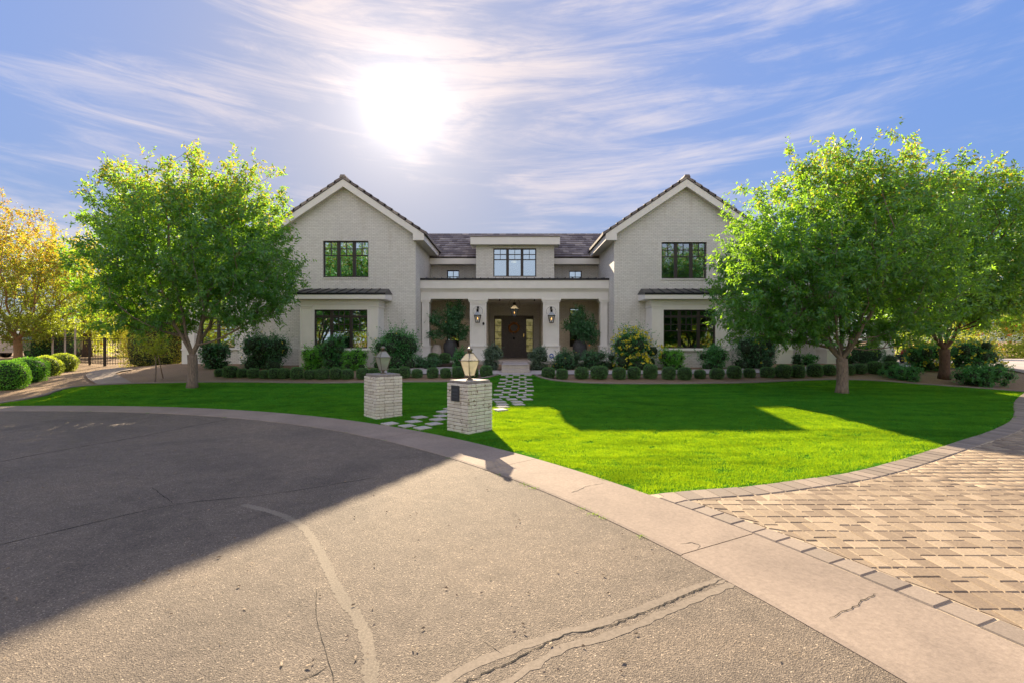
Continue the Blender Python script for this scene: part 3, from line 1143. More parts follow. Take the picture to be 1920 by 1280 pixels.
for i, (px, py, rz) in enumerate(spots):
    o = st0 if i == 0 else st0.copy()
    if i: link(o, ssp)
    X, Y, Z = G(px, py)
    o.location = (X, Y - 15, Z + random.uniform(.006, .014)); o.rotation_euler = (random.uniform(-.01, .01), random.uniform(-.01, .01), rz + random.uniform(-.03, .03))
    STONES.append((X, Y))

# ------------------------------------------------------------------ grass blades (instanced tufts on the lawn sheet)
def tuft(seed, n, rad):
    g = np.random.default_rng(seed)
    a = g.uniform(0, 2 * np.pi, n); r_ = rad * np.sqrt(g.uniform(0, 1, n))
    bx, by = r_ * np.cos(a), r_ * np.sin(a)
    h = g.uniform(.014, .034, n); w = g.uniform(.0022, .0045, n)
    th = g.uniform(0, 2 * np.pi, n); lean = g.uniform(0, .022, n); la = g.uniform(0, 2 * np.pi, n)
    V = np.zeros((n, 3, 3))
    V[:, 0] = np.c_[bx - np.cos(th) * w, by - np.sin(th) * w, np.full(n, -.004)]
    V[:, 1] = np.c_[bx + np.cos(th) * w, by + np.sin(th) * w, np.full(n, -.004)]
    V[:, 2] = np.c_[bx + np.cos(la) * lean, by + np.sin(la) * lean, h]
    T = np.arange(n * 3).reshape(n, 3)
    rnd = np.repeat(g.uniform(0, 1, n), 3)
    tip = np.tile([0, 0, .55], n) * np.repeat(g.uniform(0, 1, n) < .5, 3)
    me = mesh_np("grass_tuft", V.reshape(-1, 3), None, T, mats=[M['grass']], attrs={"rnd": rnd, "tip": tip})
    return bpy.data.objects.new("grass_tuft", me)


tcol = bpy.data.collections.new("grass_tufts")
for k in range(5): tcol.objects.link(tuft(100 + k, 170, .17))


def scatter(name, poly, coll, dens, off, label=None):
    o = sheet(name, poly, M['lawnbase'], off, .8, kind="stuff")
    gg = bpy.data.node_groups.new(name, 'GeometryNodeTree')
    gg.interface.new_socket("Geometry", in_out='INPUT', socket_type='NodeSocketGeometry')
    gg.interface.new_socket("Geometry", in_out='OUTPUT', socket_type='NodeSocketGeometry')
    N, L = gg.nodes, gg.links
    gi = N.new("NodeGroupInput"); go = N.new("NodeGroupOutput")
    dp = N.new("GeometryNodeDistributePointsOnFaces"); dp.inputs["Density"].default_value = dens
    ci = N.new("GeometryNodeCollectionInfo"); ci.inputs[0].default_value = coll
    ci.inputs["Separate Children"].default_value = True; ci.inputs["Reset Children"].default_value = True
    ip = N.new("GeometryNodeInstanceOnPoints"); ip.inputs["Pick Instance"].default_value = True
    rv_ = N.new("FunctionNodeRandomValue"); rv_.data_type = 'FLOAT_VECTOR'
    rv_.inputs[0].default_value = (0, 0, 0); rv_.inputs[1].default_value = (0, 0, 6.28)
    rs = N.new("FunctionNodeRandomValue"); rs.data_type = 'FLOAT'
    rs.inputs[2].default_value = .7; rs.inputs[3].default_value = 1.15
    L.new(gi.outputs[0], dp.inputs[0]); L.new(dp.outputs[0], ip.inputs[0]); L.new(ci.outputs[0], ip.inputs[2])
    L.new(rv_.outputs[0], ip.inputs["Rotation"]); L.new(rs.outputs[1], ip.inputs["Scale"])
    L.new(ip.outputs[0], go.inputs[0])
    md = o.modifiers.new("scatter", 'NODES'); md.node_group = gg
    if label: tag(o, label, "grass")
    return o


def shrink(poly, d):
    P = [np.array(p, float) for p in poly]; out = []
    area = sum(P[i][0] * P[(i + 1) % len(P)][1] - P[(i + 1) % len(P)][0] * P[i][1] for i in range(len(P)))
    sgn = 1 if area > 0 else -1
    for i in range(len(P)):
        t = P[(i + 1) % len(P)] - P[i - 1]; t /= np.linalg.norm(t) + 1e-9
        out.append(tuple(P[i] + np.array([-t[1], t[0]]) * d * sgn))
    return out


scatter("grass", shrink(lawn_poly, .10), tcol, 72, .013, "short bright green lawn grass between the kerb and the house")

# ------------------------------------------------------------------ the house
HX = 0.1
house = empty("house", (HX, 28, .78), "two storey white painted brick house with twin gables and a columned entry porch", "house")


def wall_cells(x0, x1, z0, z1, holes):
    xs = sorted({x0, x1, *[h[0] for h in holes], *[h[1] for h in holes]})
    zs = sorted({z0, z1, *[h[2] for h in holes], *[h[3] for h in holes]})
    out = []
    for i in range(len(xs) - 1):
        run = None
        for j in range(len(zs) - 1):
            cx, cz = (xs[i] + xs[i + 1]) / 2, (zs[j] + zs[j + 1]) / 2
            if any(h[0] < cx < h[1] and h[2] < cz < h[3] for h in holes):
                if run: out.append(run); run = None
            else:
                run = (xs[i], xs[i + 1], run[2] if run else zs[j], zs[j + 1])
        if run: out.append(run)
    return out


def facade(name, x0, x1, z0, z1, Y, th, holes, mat=None, gable=None):
    mb = MB()
    for c in wall_cells(x0, x1, z0, z1, holes):
        mb.box(c[0], c[1], Y, Y + th, c[2], c[3])
    if gable:
        mb.prism([(x0, z1), (x1, z1), ((x0 + x1) / 2, gable)], Y, Y + th, 'y')
    return mb.build(name, mat or M['wall'], house)


def window(x0, x1, z0, z1, Y, units, rows_, mull=.15, fr=.055, bar=.03, glass=None, parent=None, depth=.09, blind=None, label=None, transom=None):
    """units: list of (relative width, columns). rows_: list of (fraction of height from the top, number split) : heights with columns or one wide pane"""
    parent = parent or house
    mb = MB()
    yf, yb = Y, Y + depth
    mb.box(x0, x1, yf, yb, z1 - fr, z1); mb.box(x0, x1, yf, yb, z0, z0 + fr)
    mb.box(x0, x0 + fr, yf + .001, yb, z0 + fr, z1 - fr); mb.box(x1 - fr, x1, yf + .001, yb, z0 + fr, z1 - fr)
    n = len(units)
    tot = (x1 - x0) - 2 * fr - mull * (n - 1)
    sw = sum(u[0] for u in units)
    x = x0 + fr
    gl = []
    for i, (rw, cols) in enumerate(units):
        w = tot * rw / sw
        zt2 = z1 - fr; H = z1 - z0 - 2 * fr
        for j, (fh, split, barh) in enumerate(rows_):
            h = H * fh
            za = zt2 - h; zb = zt2
            if barh and j < len(rows_) - 1:
                mb.box(x, x + w, yf + .006, yb - .01, za, za + barh); za2 = za + barh
            else: za2 = za
            k = cols if split else 1
            for c in range(k):
                xa = x + w * c / k + (bar / 2 if c else 0); xb = x + w * (c + 1) / k - (bar / 2 if c < k - 1 else 0)
                gl.append((xa, xb, za2, zb))
                if c: mb.box(x + w * c / k - bar / 2, x + w * c / k + bar / 2, yf + .012, yb - .015, za2, zb)
            zt2 = za
        x += w
        if i < n - 1:
            mb.box(x, x + mull, yf + .003, yb, z0 + fr, z1 - fr); x += mull
    wo_ = mb.build("window", M['bronze'], parent)
    for (xa, xb, za, zb) in gl:
        m2 = MB(); m2.box(xa, xb, Y + .045, Y + .051, za, zb)
        m2.build("pane", glass or M['glass'], wo_)
    if blind:
        m3 = MB(); m3.box(x0 + .03, x1 - .03, Y + .16, Y + .18, blind[0], blind[1]); m3.build("blind", M['blind'], wo_)
    return wo_


R3 = [(.20, True, .035), (.20, True, .045), (.60, False, 0)]
YW = 23.6
PAD = .55


def wing(cx, side, upper, bayx, baywin, darkglass, full_blind):
    x0, x1 = cx - 3.46, cx + 3.46
    eave = 7.12
    uh = (upper[0], upper[1], upper[2], upper[3])
    facade("wall", x0, x1, PAD, eave, YW, .28, [uh, (bayx[0] + .25, bayx[1] - .25, PAD, 3.7)], gable=eave + 3.46 * .69)
    mb = MB()      # side and back walls
    mb.box(x0, x0 + .25, YW + .28, 34, PAD, eave); mb.box(x1 - .25, x1, YW + .28, 34, PAD, eave)
    mb.box(x0 + .25, x1 - .25, 33.75, 34, PAD, eave)
    mb.prism([(x0, eave), (x1, eave), (cx, eave + 3.46 * .69)], 33.75, 34, 'y')
    mb.build("side_wall", M['wall'], house)
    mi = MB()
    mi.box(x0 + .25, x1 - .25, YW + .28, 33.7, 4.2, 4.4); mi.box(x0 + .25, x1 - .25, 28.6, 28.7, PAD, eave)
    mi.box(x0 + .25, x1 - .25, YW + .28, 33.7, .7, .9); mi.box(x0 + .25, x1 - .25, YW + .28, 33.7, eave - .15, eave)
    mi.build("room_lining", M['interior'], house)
    # plinth with its ledge
    mp_ = MB()
    inner = x1 if side < 0 else x0
    sgn = 1 if side < 0 else -1
    for (a, b) in ((x0 - .045, bayx[0] - .02), (bayx[1] + .02, x1 + .045)):
        mp_.box(a, b, YW - .045, YW - .002, PAD, 1.53)
    mp_.box(inner, inner + .045 * sgn, YW - .002, 27.9, PAD, 1.53)
    mp_.build("plinth", M['wall'], house)
    ml = MB()
    for (a, b) in ((x0 - .06, bayx[0] - .02), (bayx[1] + .02, x1 + .06)):
        ml.box(a, b, YW - .06, YW - .002, 1.53, 1.57)
    ml.box(inner, inner + .06 * sgn, YW - .002, 27.9, 1.531, 1.569)
    ml.build("ledge", M['trim'], house)
    window(*upper, YW + .10, [(1, 2)] * 3, R3, mull=.16, glass=M['glass_dark'] if full_blind else M['glass'], blind=full_blind)
    ms = MB(); ms.box(upper[0] - .03, upper[1] + .03, YW - .03, YW + .1, upper[2] - .075, upper[2] - .002); ms.build("window_sill", M['wall'], house)
    # roof
    hr = 3.46 + .47
    zr = 9.86
    sl = (zr - 7.20) / hr
    roof_y0, roof_y1 = YW - .35, 34.3
    rm = MB()
    for s in (-1, 1):
        rm.prism([(cx, zr - .05), (cx + s * (hr + .03), zr - .05 - (hr + .03) * sl), (cx + s * (hr + .03), zr - .10 - (hr + .03) * sl), (cx, zr - .10)], roof_y0 + .03, roof_y1, 'y')
    roof = rm.build("roof", M['tilebed'], house)
    # rake tiles one by one along both slopes
    L_ = math.hypot(hr, hr * sl); n = 12
    for s in (-1, 1):
        for k in range(n):
            t0 = k / n; t1 = (k + 1) / n + .02
            xa, za = cx + s * (hr + .07) * t0, zr - (hr + .07) * sl * t0
            xb, zb = cx + s * (hr + .07) * t1, zr - (hr + .07) * sl * t1
            m_ = MB(); m_.prism([(xa, za + .035), (xb, zb + .09), (xb, zb - .05), (xa, za - .085)], roof_y0 - .02, roof_y0 + .31, 'y')
            m_.build("rake_tile", M['tile'], roof)
        # field tiles as steps
        m_ = MB()
        for k in range(n):
            t0 = k / n; t1 = (k + 1) / n + .015
            xa, za = cx + s * (hr + .05) * t0, zr - (hr + .05) * sl * t0 - .01
            xb, zb = cx + s * (hr + .05) * t1, zr - (hr + .05) * sl * t1
            m_.prism([(xa, za + .03), (xb, zb + .08), (xb, zb - .045), (xa, za - .045)], roof_y0 + .312, roof_y1, 'y')
        m_.whole = True; o_ = m_.build("field_tiles", M['tile'], roof); o_["kind"] = "stuff"
    rd = MB()
    nn = 26
    for k in range(nn):
        ya = roof_y0 - .04 + (roof_y1 - roof_y0) * k / nn; yb_ = ya + (roof_y1 - roof_y0) / nn + .03
        rd.prism([(cx - .16, zr - .02), (cx - .10, zr + .10), (cx + .10, zr + .10), (cx + .16, zr - .02)], ya, yb_ - .02, 'y')
    rd.build("ridge_cap", M['tile'], roof)
    # barge boards with the boxed return
    b0 = YW - .33
    top = zr - .10; hw = hr
    def Z(dx): return top - sl * dx
    bb = MB()
    for s in (-1, 1):
        q = [(0, Z(0)), (hw, Z(hw)), (hw, Z(hw) - .30), (hw - .54, Z(hw) - .30), (hw - .54, Z(hw - .54) - .36 + .02), (0, Z(0) - .36)]
        bb.prism([(cx + s * a, b) for a, b in q], b0, b0 + .05, 'y')
    bb.build("barge_board", M['trim'], house)
    sf = MB()    # raking soffit between board and wall
    for s in (-1, 1):
        sf.prism([(cx, Z(0) - .30), (cx + s * (hw - .56), Z(hw - .56) - .30), (cx + s * (hw - .56), Z(hw - .56) - .27), (cx, Z(0) - .27)], b0 + .05, YW, 'y')
        sf.box(cx + s * (hw - .56), cx + s * (hw - .004), b0 + .05, YW, Z(hw) - .295, Z(hw) - .27)
        # side eave: soffit and fascia
        sf.box(cx + s * 3.462, cx + s * (hw - .004), YW, 34.2, Z(hw) - .294, Z(hw) - .271)
    sf.build("soffit", M['soffit'], house)
    fa = MB()
    for s in (-1, 1):
        fa.prism([(cx + s * hw, Z(hw)), (cx + s * (hw - .035), Z(hw - .035)), (cx + s * (hw - .035), Z(hw) - .299), (cx + s * hw, Z(hw) - .299)], b0 + .051, 34.2, 'y')
    fa.build("eave_fascia", M['trim'], house)
    # bay: projecting box with pilasters, window, frieze, metal roof
    bx0, bx1 = bayx
    yb = 22.6
    mbx = MB()
    wx0, wx1, wz0, wz1 = baywin
    ch = .16
    for c in wall_cells(bx0, bx1, 1.53, 3.86, [baywin]):
        mbx.box(c[0], c[1], yb, yb + ch, c[2], c[3])
    mbx.box(bx0, bx0 + .16, yb + ch, YW - .002, 1.53, 3.86); mbx.box(bx1 - .16, bx1, yb + ch, YW - .002, 1.53, 3.86)
    bay = mbx.build("bay", M['trim'], house)
    # pilasters with raised frames
    pm = MB()
    for a, b in ((bx0 + .02, wx0 - .10), (wx1 + .10, bx1 - .02)):
        pm.box(a, a + .06, yb - .022, yb - .001, 1.66, 3.50); pm.box(b - .06, b, yb - .022, yb - .001, 1.66, 3.50)
        pm.box(a + .06, b - .06, yb - .0215, yb - .001, 3.44, 3.50); pm.box(a + .06, b - .06, yb - .0215, yb - .001, 1.66, 1.74)
        pm.box(a - .035, b + .035, yb - .05, yb - .001, 3.52, 3.60)
    pm.box(bx0 - .03, bx1 + .03, yb - .03, yb - .001, 3.62, 3.84)
    for s, xx in ((-1, bx0), (1, bx1)):
        pm.box(xx, xx + s * .05, yb + .02, YW - .06, 3.50, 3.58)
        pm.box(xx, xx + s * .035, yb + .0, YW - .06, 3.62, 3.84)
    pm.build("pilaster_trim", M['trim'], bay)
    sb_ = MB()
    sb_.box(bx0 - .05, bx1 + .05, yb - .07, YW - .063, 1.46, 1.53)
    sb_.build("bay_sill", M['trim'], bay)
    bb_ = MB()
    bb_.box(bx0 + .01, bx1 - .01, yb + .01, YW - .05, PAD, 1.458)
    bb_.build("bay_base", M['wall'], bay)
    pb = MB()
    for a, b in ((bx0 - .02, wx0 - .06), (wx1 + .06, bx1 + .02)):
        pb.box(a, b, yb - .03, yb + .008, PAD, 1.456)
    pb.build("pilaster_base", M['trim'], bay)
    window(wx0, wx1, wz0, wz1, yb + .07, [(1, 2), (1.17, 3), (1, 2)], [(.19, True, .11), (.20, True, .04), (.18, True, .04), (.43, False, 0)], mull=.14, glass=darkglass,
           blind=(wz1 - .42, wz1 - .06))
    # bay roof
    e0, e1 = bx0 - .42, bx1 + .42
    ye = 22.28
    zf0, zf1 = 3.86, 4.06
    fb = MB()
    fb.prism([(ye, zf0), (ye, zf1), (YW - .003, zf1 + .12), (YW - .003, zf0)], e0 + .02, e1 - .02, 'x')
    fb.build("bay_cornice", M['trim'], bay)
    mr = MB()
    mr.add([(e0, ye - .02, zf1 + .002), (e1, ye - .02, zf1 + .002), (e1, ye - .02, zf1 + .09), (e0, ye - .02, zf1 + .09),
            (e0 + .18, YW - .003, zf1 + .41), (e1 - .18, YW - .003, zf1 + .41), (e0, YW - .003, zf1 + .125), (e1, YW - .003, zf1 + .125)],
           [(0, 1, 2, 3), (3, 2, 5, 4), (0, 3, 4, 6), (1, 7, 5, 2), (0, 6, 7, 1)])
    br = mr.build("bay_roof", M['metalroof'], bay)
    k = 10
    for i in range(1, k):
        t = i / k
        xa = e0 + (e1 - e0) * t; xb = e0 + .18 + (e1 - e0 - .36) * t
        m_ = MB()
        m_.add([(xa - .012, ye - .02, zf1 + .09), (xa + .012, ye - .02, zf1 + .09), (xb + .012, YW - .004, zf1 + .41), (xb - .012, YW - .004, zf1 + .41),
                (xa - .012, ye - .02, zf1 + .125), (xa + .012, ye - .02, zf1 + .125), (xb + .012, YW - .004, zf1 + .445), (xb - .012, YW - .004, zf1 + .445)],
               [(4, 5, 6, 7), (0, 1, 5, 4), (1, 2, 6, 5), (3, 0, 4, 7), (2, 3, 7, 6)])
        m_.build("standing_seam", M['seam'], br)
    return roof


YG = 22.67
wl0, wz_t = W(590.2, 581, YG); wl1, wz_b = W(689.5, 652.5, YG)
u0, uz1 = W(607, 452.8, 23.7); u1, uz0 = W(692, 520.7, 23.7)
CL, CR = -8.20, 8.48
wing(CL, -1, (u0, u1, uz0, uz1), (-9.99, -6.29), (wl0, wl1, wz_b, wz_t), M['glass'], None)
r0, _a = W(1243.4, 581, YG); r1, _b = W(1340.6, 656, YG)
v0, vz1 = W(1239.3, 455, 23.7); v1, vz0 = W(1323.6, 523, 23.7)
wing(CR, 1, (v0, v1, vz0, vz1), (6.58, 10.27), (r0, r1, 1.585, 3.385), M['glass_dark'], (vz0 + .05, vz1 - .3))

# centre block
YC = 28.2
XL, XR = -4.74, 5.02
cwin = [W(838, 507, YC), W(861, 532, YC)]
cwin2 = [W(1067, 508, YC), W(1091, 532, YC)]
h1 = (cwin[0][0], cwin[1][0], cwin[1][1], cwin[0][1]); h2 = (cwin2[0][0], cwin2[1][0], cwin2[1][1], cwin2[0][1])
facade("wall", XL, XR, 4.9, 6.75, YC, .25, [h1, h2])
for h in (h1, h2): window(*h, YC + .08, [(1, 2)], [(.5, True, .035), (.5, True, 0)], fr=.05)
# recess back wall of the porch, with the two niche windows, and the door vestibule
VX0, VX1 = -1.38, 1.70
nl = (-3.75, -3.05, 1.6, 3.75); nr_ = (3.32, 4.10, 1.6, 3.80)
YN = 27.6
pw = MB()
for c in wall_cells(XL, VX0, PAD, 4.6, [nl]) + wall_cells(VX1, XR, PAD, 4.6, [nr_]):
    pw.box(c[0], c[1], YN, YN + .25, c[2], c[3])
YD = 30.0
DZ0, DZ1 = .91, 3.50
dx0, dx1 = W(926.5, 600, YD)[0], W(1000.3, 600, YD)[0]
for c in wall_cells(VX0, VX1, PAD, 4.6, [(dx0, dx1, PAD, DZ1)]):
    pw.box(c[0], c[1], YD, YD + .2, c[2], c[3])
pw.box(VX0 - .2, VX0, YN + .25, YD + .2, PAD, 4.6); pw.box(VX1, VX1 + .2, YN + .25, YD + .2, PAD, 4.6)
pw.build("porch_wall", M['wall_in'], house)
window(*nl, YN + .08, [(1, 2)], [(.25,) + (True, .03)] * 3 + [(.25, True, 0)])
window(*nr_, YN + .08, [(1, 2)], [(.25,) + (True, .03)] * 3 + [(.25, True, 0)])
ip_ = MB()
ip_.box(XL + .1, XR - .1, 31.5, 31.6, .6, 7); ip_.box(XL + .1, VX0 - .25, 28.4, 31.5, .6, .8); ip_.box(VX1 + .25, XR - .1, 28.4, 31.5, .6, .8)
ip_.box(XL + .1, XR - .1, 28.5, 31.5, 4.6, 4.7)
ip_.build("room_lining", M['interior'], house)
# porch floor, ceiling, beam, roof
pf = MB()
pf.box(XL + .05, XR - .05, 24.35, 30.2, .4, .91)
pf.build("porch_floor", M['path'], house)
pc = MB()
pc.box(XL + .003, XR - .003, 24.98, YN - .002, 4.20, 4.26)
pc.box(VX0 - .001, VX1 + .001, YN, YD, 4.16, 4.20)
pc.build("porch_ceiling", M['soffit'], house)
YP = 25.0
bm = MB()
bm.box(XL + .004, XR - .004, YP - .05, YP + .55, 4.10, 4.62)
# small corbels in the corners of the openings
bm.build("porch_beam", M['trim'], house)
bf = MB(); bf.box(XL + .006, XR - .006, YP - .22, YP + .549, 4.62, 5.05); bf.build("porch_fascia", M['trim'], house)
mt = MB(); mt.box(XL + .005, XR - .005, YP - .16, YP - .051, 4.56, 4.618); mt.box(XL + .005, XR - .005, YP - .10, YP - .051, 4.50, 4.559)
mt.build("porch_moulding", M['trim'], house)
pr = MB()
pr.prism([(YP - .26, 5.052), (YP - .26, 5.15), (YC - .002, 5.46), (YC - .002, 5.36)], XL + .007, XR - .007, 'x')
prr = pr.build("porch_roof", M['metalroof'], house)
for i in range(24):
    xx = XL + .3 + i * .40
    m_ = MB(); m_.prism([(YP - .262, 5.15), (YP - .262, 5.19), (YC - .01, 5.50), (YC - .01, 5.46)], xx - .012, xx + .012, 'x'); m_.build("standing_seam", M['seam'], prr)


def column(x0, x1, y0, y1, z0=.91, z1=4.10, name="column", ledge=True):
    mb = MB()
    zl = z0 + .78
    mb.box(x0 + .035, x1 - .035, y0 + .035, y1 - .035, zl, z1)
    mb.box(x0, x1, y0, y1, z0 - .3, zl - .05)
    o = mb.build(name, M['trim'], house)
    m2 = MB()
    m2.box(x0 - .05, x1 + .05, y0 - .05, y1 + .03, zl - .05, zl)
    m2.box(x0 - .02, x1 + .02, y0 - .02, y1 + .005, z1 - .17, z1 - .09); m2.box(x0 - .05, x1 + .05, y0 - .045, y1 + .03, z1 - .09, z1 - .002)
    # raised frame on the front face
    a, b = x0 + .035, x1 - .035; yf = y0 + .035
    if x1 - x0 > .3:
        m2.box(a, a + .07, yf - .034, yf - .001, zl + .001, z1 - .161); m2.box(b - .07, b, yf - .034, yf - .001, zl + .001, z1 - .161)
        m2.box(a + .07, b - .07, yf - .0335, yf - .001, z1 - .26, z1 - .161); m2.box(a + .07, b - .07, yf - .0335, yf - .001, zl + .001, zl + .08)
        m2.box(x0, x0 + .07, y0 - .013, y0 - .001, z0 - .2, zl - .051); m2.box(x1 - .07, x1, y0 - .013, y0 - .001, z0 - .2, zl - .051)
        m2.box(x0 + .07, x1 - .07, y0 - .0125, y0 - .001, zl - .14, zl - .051)
    m2.build("moulding", M['trim'], o)
    return o


column(W(879.9, 0, 25)[0], W(913, 0, 25)[0], YP - .02, YP + .52)
column(W(1017.2, 0, 25)[0], W(1049.6, 0, 25)[0], YP - .02, YP + .52)
column(XL + .008, W(806, 0, 25)[0], YP - .02, YP + .5)
column(W(1124.5, 0, 25)[0], XR - .008, YP - .02, YP + .5)

# dormer
YDm = 25.65
dmx0, dmx1 = W(892.5, 0, YDm)[0], W(1039, 0, YDm)[0]
dw0, dwt = W(925, 466, YDm); dw1, dwb = W(1005.5, 519, YDm)
facade("dormer_wall", dmx0, dmx1, 5.05, 7.02, YDm, .22, [(dw0, dw1, dwb, dwt)])
dm = MB()
dm.box(dmx0, dmx0 + .2, YDm + .22, 30.2, 5.2, 7.02); dm.box(dmx1 - .2, dmx1, YDm + .22, 30.2, 5.2, 7.02)
dm.build("dormer_side", M['wall'], house)
dl = MB(); dl.box(dmx0 + .2, dmx1 - .2, 29.5, 29.6, 5.3, 7.0); dl.box(dmx0 + .2, dmx1 - .2, YDm + .22, 29.5, 5.2, 5.28); dl.box(dmx0 + .2, dmx1 - .2, YDm + .22, 29.5, 6.94, 7.0)
dl.build("room_lining", M['interior'], house)
window(dw0, dw1, dwb, dwt, YDm + .07, [(1, 2)] * 3, R3, mull=.15)
df0, df1 = W(882, 0, 25.3)[0], W(1050, 0, 25.3)[0]
dfm = MB(); dfm.prism([(25.3, 7.00), (25.3, 7.40), (31, 8.58), (31, 8.45), (26.5, 7.02), (26.4, 7.00)], df0, df1, 'x'); dfm.build("dormer_cornice", M['trim'], house)
dr = MB(); dr.prism([(25.26, 7.402), (25.26, 7.45), (31.1, 8.68), (31.1, 8.585)], df0 - .03, df1 + .03, 'x'); dr.build("dormer_roof", M['tile'], house)

# main roof with individual flat tiles
Ye, ze, Yr, zr_ = 27.62, 6.72, 31.15, 8.80
mr_ = MB()
mr_.prism([(Ye, ze - .06), (Ye, ze - .02), (Yr, zr_ - .02), (Yr + 3.5, ze - .02), (Yr + 3.5, ze - .06)], CL + .5, CR - .5, 'x')
mroof = mr_.build("main_roof", M['tilebed'], house)
nrow, tw = 11, .33
tile_me = {}
def tile_mesh(w, key):
    if key not in tile_me:
        mb = MB()
        L2 = math.hypot(Yr - Ye, zr_ - ze) / nrow
        mb.add([(0, 0, .0), (w - .010, 0, .0), (w - .010, 0, .055), (0, 0, .055), (0, L2 * 1.1, -.005), (w - .006, L2 * 1.1, -.005), (w - .006, L2 * 1.1, .012), (0, L2 * 1.1, .012)],
               [(0, 1, 2, 3), (3, 2, 6, 7), (1, 5, 6, 2), (0, 3, 7, 4), (4, 7, 6, 5)])
        me = bpy.data.meshes.new("roof_tile"); me.from_pydata(mb.v, [], mb.f); me.materials.append(M['tile']); me.update()
        tile_me[key] = me
    return tile_me[key]
slope_a = math.atan2(zr_ - ze, Yr - Ye)
rvis, rest = [], []
for r_ in range(nrow):
    t = r_ / nrow
    yy, zz = Ye - .03 + (Yr - Ye) * t, ze + (zr_ - ze) * t
    x = CL + 1.0 + (.16 if r_ % 2 else 0)
    while x < CR - 1.0:
        inv = (XL - .1 < x < dmx0 + .1) or (dmx1 - .4 < x < XR + .1)
        (rvis if inv else rest).append((x, yy, zz))
        x += tw
for (x, yy, zz) in rvis:
    o = bpy.data.objects.new("roof_tile", tile_mesh(tw, 0)); link(o, mroof)
    o.location = Vector((x, yy, zz + random.uniform(-.006, .006))) - ORG[house.name]; o.rotation_euler = (slope_a + random.uniform(-.012, .012), 0, 0)
mb = MB()
tm = tile_mesh(tw, 0)
rotm = Matrix.Rotation(slope_a, 3, 'X')
for (x, yy, zz) in rest:
    mb.add([Vector((x, yy, zz)) + rotm @ v.co for v in tm.vertices], [tuple(p.vertices) for p in tm.polygons])
mb.whole = True; o = mb.build("hidden_tiles", M['tile'], mroof); o["kind"] = "stuff"
rc = MB()
for k in range(38):
    xa = CL + 1 + k * .40
    if xa > CR - 1.2: break
    rc = MB(); rc.prism([(Yr - .14, zr_ - .03), (Yr - .08, zr_ + .065), (Yr + .08, zr_ + .065), (Yr + .14, zr_ - .03)], xa, xa + .385, 'x')
    rc.build("ridge_cap", M['tile'], mroof)
ef = MB(); ef.box(XL + .006, dmx0 - .002, Ye - .03, Ye + .02, 6.33, 6.66); ef.box(dmx1 + .002, XR - .006, Ye - .03, Ye + .02, 6.33, 6.66)
ef.box(XL + .006, dmx0 - .002, Ye + .02, YC, 6.33, 6.36); ef.box(dmx1 + .002, XR - .006, Ye + .02, YC, 6.33, 6.36)
ef.build("eave_fascia", M['trim'], house)

# front door
fd = MB()
mx0, mx1 = W(943, 0, YD)[0], W(984, 0, YD)[0]
fd.box(dx0, dx1, YD + .02, YD + .16, DZ1 - .10, DZ1)
fd.box(dx0, dx0 + .05, YD + .021, YD + .16, DZ0, DZ1 - .1); fd.box(dx1 - .05, dx1, YD + .021, YD + .16, DZ0, DZ1 - .1)
fd.box(mx0 - .10, mx0, YD + .022, YD + .16, DZ0, DZ1 - .1); fd.box(mx1, mx1 + .10, YD + .022, YD + .16, DZ0, DZ1 - .1)
fd.box(dx0, dx1, YD - .03, YD + .15, DZ0 - .02, DZ0 + .06)
dframe = fd.build("door_frame", M['door'], house)
dl_ = MB()
ly = YD + .07
dl_.box(mx0, mx1, ly, ly + .05, DZ0 + .06, DZ1 - .1)
leaf = dl_.build("front_door", M['door'], house)
st = MB()
wleaf = mx1 - mx0
z_a, z_b = DZ0 + .06, DZ1 - .1
Hh = z_b - z_a
for a, b, c, d in ((0, .13, 0, 1), (wleaf - .13, wleaf, 0, 1)):
    st.box(mx0 + a, mx0 + b, ly - .028, ly - .001, z_a, z_b)
for a, b in ((0, .12), (.36, .405), (.52, .57), (.93, 1)):
    st.box(mx0 + .13, mx1 - .13, ly - .027, ly - .001, z_a + Hh * a, z_a + Hh * b)
xm = (mx0 + mx1) / 2
st.box(xm - .14, xm + .14, ly - .0265, ly - .001, z_a + Hh * .405, z_a + Hh * .52)
st.build("rails", M['door'], leaf)
for a, b in ((.12, .36),):
    for k in range(3):
        xa = mx0 + .16 + k * (wleaf - .32) / 3
        m_ = MB(); m_.box(xa + .01, xa + (wleaf - .32) / 3 - .01, ly - .012, ly - .001, z_a + Hh * a + .04, z_a + Hh * b - .04); m_.build("panel", M['door'], leaf)
for xa, xb in ((mx0 + .16, xm - .17), (xm + .17, mx1 - .16)):
    m_ = MB(); m_.box(xa, xb, ly - .012, ly - .001, z_a + Hh * .42, z_a + Hh * .505); m_.build("panel", M['door'], leaf)
kn = MB(); kn.lathe([(.001, 0), (.05, .0), (.07, .03), (.05, .07), (.001, .08)], (0, 0, 0), 12)
for i, v in enumerate(kn.v): kn.v[i] = (xm + v[0], ly - .03 - v[2], z_a + Hh * .462 + v[1])
kn.build("knocker", M['black'], leaf)
kb = MB(); kb.box(mx1 - .09, mx1 - .04, ly - .06, ly - .029, z_a + Hh * .50, z_a + Hh * .575); kb.build("handle", M['brass'], leaf)
